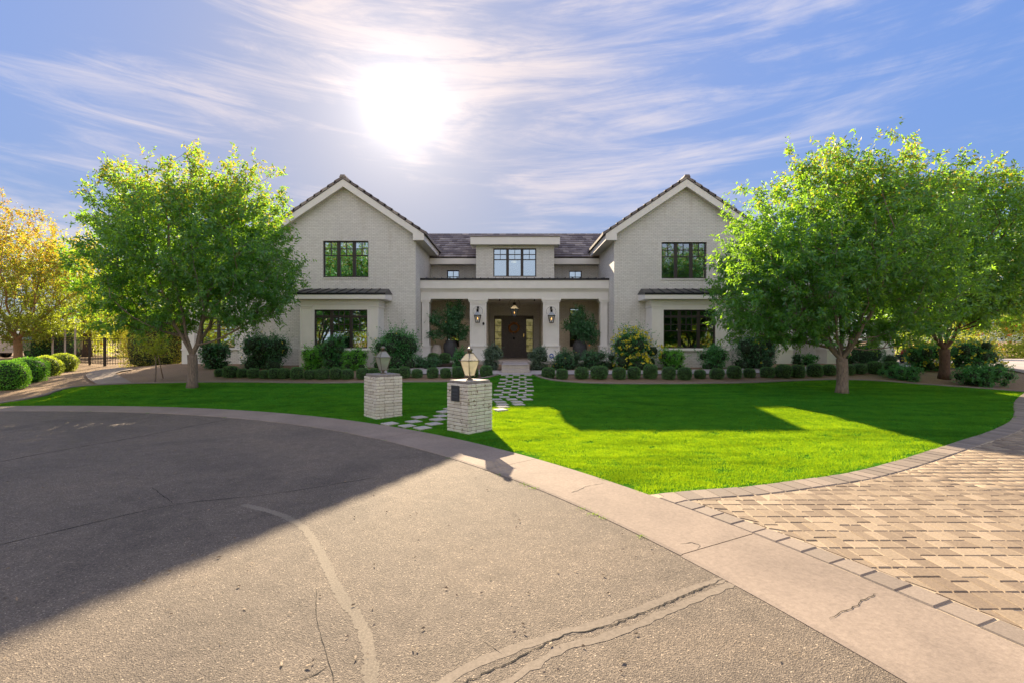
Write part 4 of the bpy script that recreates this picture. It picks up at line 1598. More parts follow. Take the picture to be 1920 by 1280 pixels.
for xa, xb in ((dx0 + .05, mx0 - .10), (mx1 + .10, dx1 - .05)):
    m_ = MB(); m_.box(xa, xb, YD + .06, YD + .10, DZ0 + .06, DZ0 + .34)
    for k in range(1, 6): m_.box(xa, xb, YD + .061, YD + .099, DZ0 + .34 + k * .41 - .02, DZ0 + .34 + k * .41 + .02) if DZ0 + .34 + k * .41 < DZ1 - .14 else None
    sl_ = m_.build("sidelight", M['door'], house)
    for k in range(5):
        za = DZ0 + .34 + k * .41 + .02; zb = min(za + .37, DZ1 - .1)
        m2 = MB(); m2.box(xa + .002, xb - .002, YD + .078, YD + .084, za, zb); m2.build("pane", M['amber'], sl_)

# left and right single-storey parts
def annex_left():
    Yw, Yb = 25.2, 24.9
    facade("wall", -17.0, CL - 3.47, .5, 6.3, Yw, .25, [(-15.9, -14.6, 1.7, 3.0)])
    sw = MB(); sw.box(-17.05, -16.8, Yw + .25, 33, .5, 6.3); sw.box(-17.0, CL - 3.47, 32.8, 33, .5, 6.3); sw.build("side_wall", M['wall'], house)
    il = MB(); il.box(-16.7, -12, 28, 28.1, .5, 4.2); il.box(-16.7, -12, 25.5, 28, 4.2, 4.3); il.box(-16.7, -12, 25.5, 28, .6, .75); il.build("room_lining", M['interior'], house)
    mb = MB()
    hole = (-16.15, -14.39, 1.57, 3.09)
    for c in wall_cells(-17.07, -13.47, .5, 4.0, [hole]): mb.box(c[0], c[1], Yb, Yw - .002, c[2], c[3])
    mb.build("bay", M['wall'], house)
    pm = MB()
    for a, b in ((-17.10, -16.45), (-14.15, -13.44)):
        pm.box(a, b, Yb - .05, Yb - .001, .5, 4.0); pm.box(a - .03, b + .03, Yb - .08, Yb - .051, 1.45, 1.53)
    pm.box(-16.45, -14.15, Yb - .045, Yb - .001, 3.2, 4.0); pm.box(-16.45, -14.15, Yb - .07, Yb - .001, 1.47, 1.55)
    pm.build("pilaster", M['trim'], house)
    window(*hole, Yb + .06, [(1, 2), (1, 2)], R3, mull=.14)
    rm = MB(); rm.prism([(24.6, 6.1), (24.6, 6.3), (29, 8.6), (33.4, 6.3), (33.4, 6.1)], -17.4, CL - 3.47, 'x'); rm.build("annex_roof", M['tile'], house)


annex_left()


def annex_right():
    Yf = 25.0
    b = MB(); b.box(CR + 3.47, 19.9, 28.2, 28.45, .5, 4.3); b.box(19.65, 19.9, 28.45, 33, .5, 4.3); b.box(CR + 3.47, 19.9, 32.8, 33, .5, 4.3)
    b.build("wall", M['wall'], house)
    b = MB(); b.box(12.0, 20.0, Yf + .02, Yf + .8, 3.5, 4.2); b.build("beam", M['trim'], house)
    b = MB(); b.prism([(24.4, 4.2), (24.4, 4.36), (29, 6.5), (33.3, 4.36), (33.3, 4.2)], 12.0, 20.4, 'x'); b.build("annex_roof", M['tile'], house)
    for x0, x1 in ((13.72, 14.63), (16.4, 17.45), (19.08, 19.92)):
        column(x0, x1, Yf, Yf + .9, .72, 3.5)
    b = MB(); b.box(12.0, 20.2, Yf + .1, 28.2, .5, .76); b.build("side_porch_floor", M['path'], house)


annex_right()

# entry steps and walk up to the porch
steps = empty("entry_steps", (.15, 22, .6), "stone entry steps and raised walk leading to the front door", "steps")
sx0, sx1 = W(940.6, 0, 20.7)[0], W(992.6, 0, 20.7)[0]
s1 = MB(); s1.box(sx0, sx1, 20.72, 24.34, .4, .895); s1.build("walk_slab", M['path'], steps)
s1 = MB(); s1.box(sx0 - .0, sx1 + .0, 20.42, 20.718, .4, .735); s1.build("tread", M['path'], steps)
for (ya, za, zb) in ((20.70, .74, .893), (20.40, .585, .733)):
    x = sx0
    for w_ in (.26, .33, .2, .28, .2):
        xb = min(x + w_, sx1)
        if xb - x > .05:
            m_ = MB(); m_.box(x + .003, xb - .003, ya - random.uniform(0, .01), ya + .019, za, zb); m_.build("stone", M['stone_step'], steps)
        x = xb
x = sx0
for i in range(5):
    m_ = MB(); m_.box(sx0 + i * (sx1 - sx0) / 5 + .003, sx0 + (i + 1) * (sx1 - sx0) / 5 - .003, 20.66, 21.0, .896, .912); m_.build("coping", M['stone_step'], steps)

# ------------------------------------------------------------------ porch fittings
def downlight(px, Y, label):
    x = W(px, 0, Y)[0]
    mb = MB(); mb.lathe([(.09, 0), (.09, .02), (.001, .02)], (x, Y, 4.175), 16)
    o = mb.build("downlight", M['white'], loc=(x, Y, 4.175), label=label, cat="ceiling light", group="recessed lights in the porch ceiling")
    m2 = MB(); m2.lathe([(.07, 0), (.07, .005), (.001, .006)], (x, Y, 4.163), 16); m2.build("bulb", M['lampglow'], o)
    l = bpy.data.lights.new("downlight_lamp", 'SPOT'); l.energy = 2.5; l.color = (1, .68, .34); l.spot_size = R(120); l.shadow_soft_size = .06
    lo_ = bpy.data.objects.new("downlight_lamp", l); link(lo_, o); lo_.location = (0, 0, -.03)


downlight(843.5, 26.2, "lit recessed light in the porch ceiling above the left urn tree")
downlight(964, 25.9, "lit recessed light in the porch ceiling above the hanging lantern")
downlight(1084.5, 26.2, "lit recessed light in the porch ceiling above the right urn tree")


def gas_lantern(name, x, y, ztop, H, wtop, label, ring_r, block=True, hang=None, wall=None):
    """four-sided copper gas lantern; ztop = top of the chimney"""
    r = empty(name, (x, y, ztop - H), label, "lantern", "black gas lanterns at the entry")
    z0 = ztop - H; wb = wtop * .55
    ze_ = z0 + H * .54
    mb = MB()
    for s1_, s2_ in ((-1, -1), (1, -1), (1, 1), (-1, 1)):
        mb.tube([(x + s1_ * wb / 2, y + s2_ * wb / 2, z0), (x + s1_ * wtop / 2, y + s2_ * wtop / 2, ze_)], .011, 5)
    for zz, ww in ((z0, wb), (ze_, wtop)):
        h = ww / 2 + .012
        for a, b in (((-h, -h), (h, -h)), ((h, -h), (h, h)), ((h, h), (-h, h)), ((-h, h), (-h, -h))):
            mb.tube([(x + a[0], y + a[1], zz), (x + b[0], y + b[1], zz)], .013, 5)
    mb.box(x - wb / 2, x + wb / 2, y - wb / 2, y + wb / 2, z0 - .02, z0)
    mb.build("frame", M['black'], r)
    rf = MB(); h = wtop / 2 + .015; t = wtop * .15; zt3 = z0 + H * .80
    rf.add([(x - h, y - h, ze_ + .01), (x + h, y - h, ze_ + .01), (x + h, y + h, ze_ + .01), (x - h, y + h, ze_ + .01), (x - t, y - t, zt3), (x + t, y - t, zt3), (x + t, y + t, zt3), (x - t, y + t, zt3)],
           [(0, 1, 5, 4), (1, 2, 6, 5), (2, 3, 7, 6), (3, 0, 4, 7), (4, 5, 6, 7)])
    rf.build("roof_glass", M['pewter'], r)
    ch = MB(); ch.lathe([(t * 1.15, 0), (t * 1.15, H * .18), (t * 1.4, H * .18), (t * 1.4, H * .20), (.001, H * .2)], (x, y, zt3), 10); ch.build("chimney", M['black'], r)
    for k in range(4):
        a = k * math.pi / 2
        c_, s_2 = math.cos(a), math.sin(a)
        def P(u, w_, z): return (x + c_ * u - s_2 * w_, y + s_2 * u + c_ * w_, z)
        m_ = MB(); m_.add([P(-wb / 2 + .01, -wb / 2, z0 + .01), P(wb / 2 - .01, -wb / 2, z0 + .01), P(wtop / 2 - .01, -wtop / 2, ze_ - .01), P(-wtop / 2 + .01, -wtop / 2, ze_ - .01)], [(0, 1, 2, 3)])
        m_.build("pane", M['clear'], r)
    fl = MB(); fl.lathe([(.006, 0), (.02, .03), (.022, .05), (.008, .10), (.001, .12)], (x, y, z0 + H * .22), 8); fl.build("flame", M['flame'], r)
    bn = MB(); bn.tube([(x, y, z0), (x, y, z0 + H * .22)], .008, 6); bn.build("burner", M['black'], r)
    if ring_r:
        yr_ = y + (wtop / 2 + .03 if wall else 0)
        pts = [(x + ring_r * math.cos(a), yr_, ze_ + H * .33 + ring_r * math.sin(a)) for a in np.linspace(-.6, math.pi + .6, 22)]
        g_ = MB(); g_.tube(pts, .006, 5); g_.build("scroll", M['black'], r)
    if wall:
        b_ = MB(); b_.box(x - .05, x + .05, wall - .05, wall, ztop + .04, ztop + .16); b_.tube([(x, wall - .03, ztop + .08), (x, y, ztop + .08), (x, y, ztop - .02)], .010, 6); b_.build("bracket", M['black'], r)
    if hang:
        b_ = MB(); b_.tube([(x, y, ztop), (x, y, hang)], .008, 6); b_.build("rod", M['black'], r)
    return r


yl = 24.72
gas_lantern("wall_lantern", W(895.5, 0, yl)[0], yl, W(0, 580.3, yl)[1], .67, .33, "black gas wall lantern on the column left of the front door", .25, wall=25.0)
gas_lantern("wall_lantern", W(1034, 0, yl)[0], yl, W(0, 580.8, yl)[1], .67, .33, "black gas wall lantern on the column right of the front door", .25, wall=25.0)
gas_lantern("hanging_lantern", W(964.5, 0, 26.4)[0], 26.4, W(0, 567.7, 26.4)[1], .78, .42, "larger black gas lantern hanging above the front door", .31, hang=4.2)

for px, lb in ((937, "small black spotlight under the porch beam, left of the hanging lantern"), (1002, "small black spotlight under the porch beam, right of the hanging lantern")):
    x = W(px, 0, 24.9)[0]
    m_ = MB(); m_.tube([(x, 24.93, 4.09), (x, 24.90, 4.03)], .02, 8); m_.tube([(x, 24.92, 4.05), (x, 24.80, 4.01)], .038, 10)
    m_.build("spotlight", M['black'], loc=(x, 24.93, 4.1), label=lb, cat="spotlight", group="small spotlights under the porch beam")
x, z = W(906.5, 607, 25.0)
m_ = MB(); m_.lathe([(.001, 0), (.045, 0), (.05, .03), (.03, .05), (.001, .055)], (0, 0, 0), 12)
for i, v in enumerate(m_.v): m_.v[i] = (x + v[0], 24.995 - v[2] - .001, z + v[1] * 1.5)
m_.build("door_camera", M['black'], loc=(x, 24.99, z), label="small dark oval fitting low on the column beside the left wall lantern", cat="door camera")

# wreath
wx, wz = W(963.8, 614.5, ly - .06)
g = np.random.default_rng(5)
mb = MB()
for k in range(150):
    a = g.uniform(0, 2 * math.pi); rr_ = .27 + g.normal(0, .035)
    p = Vector((wx + rr_ * math.cos(a), ly - .07 + g.normal(0, .02), wz + rr_ * math.sin(a)))
    d = Vector((math.cos(a + g.normal(.9, .5)), g.normal(0, .3), math.sin(a + g.normal(.9, .5)))).normalized() * .11
    s = d.cross(Vector((g.normal(), g.normal(), g.normal()))).normalized() * .03
    mb.add([p, p + d * .5 + s, p + d, p + d * .5 - s], [(0, 1, 2, 3)])
mb.tube([(wx + .27 * math.cos(a), ly - .06, wz + .27 * math.sin(a)) for a in np.linspace(0, 2 * math.pi, 24)], .03, 6)
mb.build("wreath", M['twig'], loc=(wx, ly - .06, wz), label="round orange brown autumn wreath hanging on the dark front door", cat="wreath")

# ceiling lamp seen through the dormer window
lx, lz = W(963.5, 493.5, 27.5)
m_ = MB(); m_.lathe([(.001, 0), (.13, .02), (.16, .06), (.1, .10), (.001, .11)], (lx, 27.5, lz), 14); m_.tube([(lx, 27.5, lz + .1), (lx, 27.5, 6.95)], .01, 6, 1)
m_.build("ceiling_lamp", [M['ceilglow'], M['brass']], loc=(lx, 27.5, lz), label="small lit lamp glowing behind the middle window above the porch", cat="lamp")

# ------------------------------------------------------------------ brick pillars with lanterns
def pillar(px, cy_, rot, side, name_lab, plaque=False):
    Y = cy_; X = px
    z0 = float(zt(X, Y))
    root = empty("brick_pillar", (X, Y, z0), name_lab, "pillar", "white brick pillars at the kerb")
    root.rotation_euler = (0, 0, rot)
    def bld(mb, name, mat, par=None, **kw):
        me = bpy.data.meshes.new(name); me.from_pydata(mb.v, [], mb.f); me.materials.append(mat); me.update()
        me.polygons.foreach_set("use_smooth", mb.sm)
        o = bpy.data.objects.new(name, me); link(o, par or root); return tag(o, **kw)
    h = side / 2; nc = 14; ch = 1.03 / nc
    mb = MB(); mb.box(-h + .014, h - .014, -h + .014, h - .014, -.1, 1.03); bld(mb, "mortar_core", M['mortar'])
    # brick meshes, slightly irregular, shared
    def brick_me(Lb, Wb, Hb, seed):
        g = np.random.default_rng(seed)
        b = .007
        vs = []
        for zz, ins in ((-Hb / 2, b), (-Hb / 2 + b, 0), (Hb / 2 - b, 0), (Hb / 2, b)):
            for sx, sy in ((-1, -1), (1, -1), (1, 1), (-1, 1)):
                vs.append((sx * (Lb / 2 - ins) + g.normal(0, .0012), sy * (Wb / 2 - ins) + g.normal(0, .0016), zz + g.normal(0, .0008)))
        fs = [(0, 3, 2, 1), (12, 13, 14, 15)] + [(r_ * 4 + k, r_ * 4 + (k + 1) % 4, r_ * 4 + 4 + (k + 1) % 4, r_ * 4 + 4 + k) for r_ in range(3) for k in range(4)]
        me = bpy.data.meshes.new("brick"); me.from_pydata(vs, [], fs); me.materials.append(M['paintbrick']); me.update()
        return me
    wb = .10
    Ls = (side - wb)
    full = Ls * .4; half = Ls * .2
    var_f = [brick_me(full - .009, wb, ch - .009, 10 + k) for k in range(5)]; var_h = [brick_me(half - .009, wb, ch - .009, 30 + k) for k in range(3)]
    for c in range(nc):
        zc = (c + .5) * ch + .002
        lens = [full, full, half] if c % 2 == 0 else [half, full, full]
        for s_i in range(4):
            a = s_i * math.pi / 2
            u = -h
            if c % 2: u = -h + wb
            for ln in lens:
                mid = u + ln / 2; u += ln
                lx_, ly_ = mid, -h + wb / 2 + random.uniform(-.003, .003)
                o = bpy.data.objects.new("brick", random.choice(var_f if ln == full else var_h)); link(o, root)
                o.location = (lx_ * math.cos(a) - ly_ * math.sin(a), lx_ * math.sin(a) + ly_ * math.cos(a), zc)
                o.rotation_euler = (random.uniform(-.006, .006), random.uniform(-.005, .005), a + random.uniform(-.008, .008))
    cp = MB(); k_ = h - .035
    cp.add([(-k_, -k_, 1.032), (k_, -k_, 1.032), (k_, k_, 1.032), (-k_, k_, 1.032), (-k_, -k_, 1.078), (k_, -k_, 1.078), (k_, k_, 1.078), (-k_, k_, 1.078),
            (-k_ + .012, -k_ + .012, 1.088), (k_ - .012, -k_ + .012, 1.088), (k_ - .012, k_ - .012, 1.088), (-k_ + .012, k_ - .012, 1.088)],
           [(0, 3, 2, 1), (8, 9, 10, 11)] + [(r_ + k, r_ + (k + 1) % 4, r_ + 4 + (k + 1) % 4, r_ + 4 + k) for k in range(4) for r_ in (0, 4)])
    bld(cp, "capstone", M['cap'])
    if plaque:
        pl = MB()
        # on the left-hand visible face (local -x side)
        ya, yb_ = -.085, .21
        yc_ = .03; hw = .125
        pl.box(-h - .022, -h - .004, yc_ - hw + .02, yc_ + hw + .02, .66, .985)
        po = bld(pl, "plaque", M['slate'])
        for r_, (n_, zz, hh) in enumerate(((4, .895, .045), (6, .815, .028), (5, .75, .022))):
            for k in range(n_):
                y1 = yc_ + .02 - .085 + k * .17 / n_
                m_ = MB(); m_.box(-h - .024, -h - .0222, y1 + .005, y1 + .17 / n_ - .008, zz - hh / 2, zz + hh / 2); bld(m_, "worn_mark", M['slate_mark'], po)
        pb_ = MB(); pb_.lathe([(.001, 0), (.012, .0), (.012, .02), (.001, .02)], (0, 0, 0), 8)
        for i, v in enumerate(pb_.v): pb_.v[i] = (-h - .001 - v[2], yc_ + .20 + v[0], .87 + v[1])
        bld(pb_, "bolt", M['iron'])
    return root


def post_lantern(X, Y, rot, label, z0):
    root = empty("post_lantern", (X, Y, z0), label, "lantern", "lanterns on the brick pillars")
    root.rotation_euler = (0, 0, rot)
    def bld(mb, name, mat, par=None):
        me = bpy.data.meshes.new(name); me.from_pydata(mb.v, [], mb.f); me.materials.append(mat); me.update()
        me.polygons.foreach_set("use_smooth", mb.sm)
        o = bpy.data.objects.new(name, me); link(o, par or root); return o
    base = MB(); base.lathe([(.075, 0), (.075, .015), (.035, .03), (.03, .06), (.05, .075), (.05, .085)], (0, 0, 0), 12); bld(base, "base", M['steel'])
    b, t = .072, .143
    zb, ztp, zrf = .095, .405, .565
    fr = MB()
    fr.box(-b - .01, b + .01, -b - .01, b + .01, .083, .10)
    for s1_, s2_ in ((-1, -1), (1, -1), (1, 1), (-1, 1)):
        fr.tube([(s1_ * b, s2_ * b, zb), (s1_ * t, s2_ * t, ztp)], .009, 5, smooth=False)
        fr.tube([(s1_ * t, s2_ * t, ztp), (s1_ * .052, s2_ * .052, zrf)], .007, 5, smooth=False)
        fr.tube([(s1_ * (t + .012), s2_ * (t + .012), ztp), (s1_ * (t + .03), s2_ * (t + .03), ztp + .003)], .008, 5)
        fr.lathe([(.004, 0), (.014, .012), (.004, .026)], (s1_ * b, s2_ * b, .068), 6)
    for q, zz in ((t + .006, ztp), (.056, zrf)):
        for a, c in (((-q, -q), (q, -q)), ((q, -q), (q, q)), ((q, q), (-q, q)), ((-q, q), (-q, -q))):
            fr.tube([(a[0], a[1], zz), (c[0], c[1], zz)], .009, 5, smooth=False)
    bld(fr, "frame", M['steel'])
    for k in range(4):
        a = k * math.pi / 2; c_, s_2 = math.cos(a), math.sin(a)
        def P(u, w_, z): return (c_ * u - s_2 * w_, s_2 * u + c_ * w_, z)
        m_ = MB(); m_.add([P(-b, -b, zb), P(b, -b, zb), P(t, -t, ztp), P(-t, -t, ztp)], [(0, 1, 2, 3)]); bld(m_, "pane", M['frost'])
        m_ = MB(); m_.add([P(-t, -t, ztp + .004), P(t, -t, ztp + .004), P(.05, -.05, zrf), P(-.05, -.05, zrf)], [(0, 1, 2, 3)]); bld(m_, "roof_pane", M['frost'])
    ch = MB(); ch.lathe([(.052, 0), (.045, .045), (.062, .055), (.060, .075), (.048, .098), (.025, .113), (.001, .118)], (0, 0, zrf), 16); bld(ch, "chimney", M['steel'])
    cd = MB(); cd.tube([(0, 0, .09), (0, 0, .22)], .014, 8); bld(cd, "burner", M['steel'])
    return root


pillar(-.90, 10.21, R(46), .68, "white painted brick pillar with a dark plaque, nearer the stone path's right side", True)
post_lantern(-.90, 10.21, R(46), "cream glass lantern lit by the sun on the pillar with the plaque", 1.088 + float(zt(-.9, 10.21)))
pillar(-3.24, 12.06, R(40), .70, "white painted brick pillar without a plaque, the farther one on the left")
post_lantern(-3.24, 12.06, R(40), "lantern with a grey roof on the shaded left hand pillar", 1.088 + float(zt(-3.24, 12.06)))


# ------------------------------------------------------------------ foliage generators
def leaf_arrays(P, D, size, wr, g, droop=.0):
    n = len(P)
    D = D / (np.linalg.norm(D, axis=1, keepdims=True) + 1e-9)
    Rn = g.normal(size=(n, 3))
    S = np.cross(D, Rn); S /= (np.linalg.norm(S, axis=1, keepdims=True) + 1e-9)
    Nn = np.cross(S, D)
    sz = size * g.uniform(.65, 1.25, n)[:, None]
    w = sz * wr
    fold = sz * .06
    V = np.empty((n, 4, 3))
    V[:, 0] = P
    V[:, 1] = P + D * sz * .45 + S * w * .5 + Nn * fold
    V[:, 2] = P + D * sz - np.array([0, 0, 1]) * sz * droop
    V[:, 3] = P + D * sz * .45 - S * w * .5 + Nn * fold
    return V.reshape(-1, 3), np.arange(n * 4).reshape(n, 4)


def superpts(g, n, rx, ry, rz, e=2.6, shell=.25, zcut=-1.0):
    """points near the surface of a rounded box"""
    d = g.normal(size=(n * 2, 3)); d /= np.linalg.norm(d, axis=1, keepdims=True)
    k = (np.abs(d) ** e).sum(1) ** (-1 / e)
    p = d * k[:, None]
    p = p[p[:, 2] > zcut][:n]; d = d[:len(p)]
    r = 1 - shell * g.uniform(0, 1, len(p)) ** 1.5
    return p * r[:, None] * np.array([rx, ry, rz]), p


def bush_mesh(name, seed, rx, ry, rz, n, size, mat, e=2.4, shell=.3, lump=.12, wr=.45, core=.82, flowers=None, tipf=0.0, stick=.0, fsize=.055):
    """foliage volume standing on z=0: leaves over a dark core, uneven outline"""
    g = np.random.default_rng(seed)
    P, Nn = superpts(g, n, rx, ry, rz, e, shell, zcut=-.95)
    # lumps: smooth random radial displacement
    ph = g.uniform(0, 6.28, (6, 3)); fr = g.uniform(2.0, 5.0, (6, 3))
    U = P / np.array([rx, ry, rz])
    def lum(U): return sum(np.sin(U[:, 0] * fr[k, 0] + ph[k, 0]) * np.sin(U[:, 1] * fr[k, 1] + ph[k, 1]) * np.sin(U[:, 2] * fr[k, 2] + ph[k, 2]) for k in range(6)) / 2.2
    P = P * (1 + lump * 1.35 * lum(U))[:, None]
    if stick > 0:
        m = g.uniform(0, 1, len(P)) < .13
        P[m] *= (1 + g.uniform(0, stick, m.sum()))[:, None]
    D = Nn * .8 + g.normal(size=P.shape) * .75
    D[:, 2] += .25
    P[:, 2] += rz
    V, Q = leaf_arrays(P, D, size, wr, g, .1)
    rnd = np.repeat(g.uniform(0, 1, len(P)), 4)
    tip = np.repeat((g.uniform(0, 1, len(P)) < tipf).astype(float), 4)
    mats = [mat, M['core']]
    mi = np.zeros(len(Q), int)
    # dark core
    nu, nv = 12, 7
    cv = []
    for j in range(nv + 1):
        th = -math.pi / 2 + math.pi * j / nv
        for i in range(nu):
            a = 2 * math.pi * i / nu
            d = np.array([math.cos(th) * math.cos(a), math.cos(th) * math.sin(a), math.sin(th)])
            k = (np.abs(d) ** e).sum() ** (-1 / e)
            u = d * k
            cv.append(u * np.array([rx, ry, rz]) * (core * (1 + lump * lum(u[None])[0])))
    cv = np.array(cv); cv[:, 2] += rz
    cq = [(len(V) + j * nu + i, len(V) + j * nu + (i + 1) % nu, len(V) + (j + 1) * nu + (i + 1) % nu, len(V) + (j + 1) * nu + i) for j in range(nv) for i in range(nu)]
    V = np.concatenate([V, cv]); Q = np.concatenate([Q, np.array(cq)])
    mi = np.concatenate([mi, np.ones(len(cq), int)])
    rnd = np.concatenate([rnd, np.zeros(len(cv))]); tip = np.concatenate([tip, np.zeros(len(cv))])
    if flowers:
        nf, fm = flowers
        Pf, Nf = superpts(g, nf, rx, ry, rz, e, .02, zcut=-.6)
        Uf = Pf / np.array([rx, ry, rz]); Pf = Pf * (1.03 + lump * lum(Uf))[:, None]; Pf[:, 2] += rz
        Pf = np.repeat(Pf, 5, axis=0) + g.normal(size=(nf * 5, 3)) * fsize * .35
        Df = np.repeat(Nf, 5, axis=0) + g.normal(size=Pf.shape) * .9
        Vf, Qf = leaf_arrays(Pf, Df, fsize, .8, g)
        Q = np.concatenate([Q, Qf + len(V)]); V = np.concatenate([V, Vf])
        mats.append(fm); mi = np.concatenate([mi, np.full(len(Qf), 2)])
        rnd = np.concatenate([rnd, np.repeat(g.uniform(0, 1, len(Pf)), 4)]); tip = np.concatenate([tip, np.zeros(len(Vf))])
    return mesh_np(name, V, Q, mats=mats, midx=mi, attrs={"rnd": rnd, "tip": tip})


def lumpy_mesh(name, seed, rx, ry, rz, n, size, mat, nb=16, wr=.42, flowers=None, fsize=.055, tipf=0.0, shoots=.35, heart=.62):
    """free-growing shrub: many overlapping leaf clumps, upright shoots, dark gaps between them"""
    g = np.random.default_rng(seed)
    m = min(rx, ry, rz)
    C_ = []; Rr = []
    for k in range(nb):
        d = g.normal(size=3); d /= np.linalg.norm(d); d[2] = abs(d[2]) * 1.0 if g.uniform() < .75 else -abs(d[2]) * .8
        rr_ = g.uniform(.34, .52) * m * 1.1
        f = g.uniform(.45, 1.0)
        C_.append(np.array([d[0] * (rx - rr_) * f * 1.25, d[1] * (ry - rr_) * f * 1.25, rz + d[2] * (rz - rr_) * f * 1.2])); Rr.append(rr_)
    for k in range(max(7, nb // 2)):      # skirt near the ground
        a = g.uniform(0, 2 * math.pi); rr_ = g.uniform(.32, .46) * m * 1.1; q_ = g.uniform(.2, 1)
        C_.append(np.array([math.cos(a) * (rx - rr_ * .8) * q_, math.sin(a) * (ry - rr_ * .8) * q_, rr_ * g.uniform(.5, 1.1)])); Rr.append(rr_)
    C_ = np.array(C_); Rr = np.array(Rr)
    pk = g.choice(len(C_), n, p=Rr ** 2 / (Rr ** 2).sum())
    d = g.normal(size=(n, 3)); d /= np.linalg.norm(d, axis=1, keepdims=True)
    P = C_[pk] + d * (Rr[pk] * g.uniform(.55, 1.12, n) ** .6)[:, None]
    D = d * .7 + g.normal(size=P.shape) * .7; D[:, 2] += .3
    # shoots: short leafy stems standing out of the outline
    ns = int(n * .16); nsh = max(6, ns // 14)
    sp, sd_ = [], []
    for k in range(nsh):
        j = g.integers(len(C_)); dd = g.normal(size=3); dd[2] = abs(dd[2]) + .5; dd /= np.linalg.norm(dd)
        L_ = m * g.uniform(.3, 1.0) * shoots * 1.6
        b = C_[j] + dd * Rr[j] * .9
        for q in range(14):
            sp.append(b + dd * L_ * q / 14 + g.normal(size=3) * size * .15); sd_.append(dd * .5 + g.normal(size=3) * .8)
    P = np.concatenate([P, np.array(sp)]); D = np.concatenate([D, np.array(sd_)])
    ok = P[:, 2] > .01
    P, D = P[ok], D[ok]
    V, Q = leaf_arrays(P, D, size, wr, g, .1)
    rnd = np.repeat(g.uniform(0, 1, len(P)), 4); tip = np.repeat((g.uniform(0, 1, len(P)) < tipf).astype(float), 4)
    mats = [mat, M['core']]; mi = np.zeros(len(Q), int)
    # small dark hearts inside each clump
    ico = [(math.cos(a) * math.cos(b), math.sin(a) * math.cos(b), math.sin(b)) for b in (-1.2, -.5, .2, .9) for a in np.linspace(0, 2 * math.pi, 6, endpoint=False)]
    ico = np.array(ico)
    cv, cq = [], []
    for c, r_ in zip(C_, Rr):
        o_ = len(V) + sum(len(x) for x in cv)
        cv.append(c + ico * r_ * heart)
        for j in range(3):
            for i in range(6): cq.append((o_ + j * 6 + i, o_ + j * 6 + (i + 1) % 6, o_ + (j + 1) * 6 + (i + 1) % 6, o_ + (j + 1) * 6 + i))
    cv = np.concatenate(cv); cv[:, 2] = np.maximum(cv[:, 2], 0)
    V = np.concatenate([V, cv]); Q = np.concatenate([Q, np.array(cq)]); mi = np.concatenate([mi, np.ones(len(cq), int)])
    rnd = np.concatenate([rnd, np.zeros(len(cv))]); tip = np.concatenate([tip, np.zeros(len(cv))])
    if flowers:
        nf, fm = flowers
        j = g.integers(0, len(C_), nf * 3); dd = g.normal(size=(nf * 3, 3)); dd[:, 2] += .35; dd[:, 1] -= .35; dd /= np.linalg.norm(dd, axis=1, keepdims=True)
        Pf = C_[j] + dd * Rr[j][:, None] * 1.12
        # keep those not buried in another clump
        dist_ = np.linalg.norm(Pf[:, None] - C_[None], axis=2) / Rr[None]
        keep = dist_.min(1) > .98
        Pf, dd = Pf[keep][:nf], dd[keep][:nf]
        Pf = np.repeat(Pf, 6, axis=0) + g.normal(size=(len(Pf) * 6, 3)) * fsize * .4; dd = np.repeat(dd, 6, axis=0)
        Vf, Qf = leaf_arrays(Pf, dd + g.normal(size=Pf.shape) * .8, fsize, .85, g)
        Q = np.concatenate([Q, Qf + len(V)]); V = np.concatenate([V, Vf]); mats.append(fm); mi = np.concatenate([mi, np.full(len(Qf), 2)])
        rnd = np.concatenate([rnd, np.repeat(g.uniform(0, 1, len(Pf)), 4)]); tip = np.concatenate([tip, np.zeros(len(Vf))])
    return mesh_np(name, V, Q, mats=mats, midx=mi, attrs={"rnd": rnd, "tip": tip})


def put(name, me, loc, label, cat, group=None, rotz=0, scale=1):
    o = bpy.data.objects.new(name, me); link(o)
    o.location = loc; o.rotation_euler = (0, 0, rotz); o.scale = scale if isinstance(scale, tuple) else (scale,) * 3
    return tag(o, label, cat, group)


# boxwood balls
box_me = [bush_mesh("boxwood", 50 + k, .27, .27, .27, 2600, .034, M['leaf_box'], e=3.3, shell=.10, lump=.045, wr=.6, core=.93) for k in range(4)]
ORD = ["first", "second", "third", "fourth", "fifth", "sixth", "seventh", "eighth", "ninth", "tenth", "eleventh", "twelfth", "thirteenth", "fourteenth", "fifteenth", "sixteenth", "seventeenth", "eighteenth", "nineteenth", "twentieth"]


def row_of_balls(items, where, group):
    for i, (px, by, w) in enumerate(items):
        X, Y, Z = G(px, by)
        s = (w - .8) / F * Y / .58
        lab = "boxwood ball, %s from the left %s" % (ORD[i], where)
        put("boxwood_ball", box_me[i % 4], (X, Y + .2, Z - .03), lab, "boxwood", group, random.uniform(0, 6.28), (s * random.uniform(.95, 1.08), s * random.uniform(.95, 1.08), s * random.uniform(.86, 1.06)))


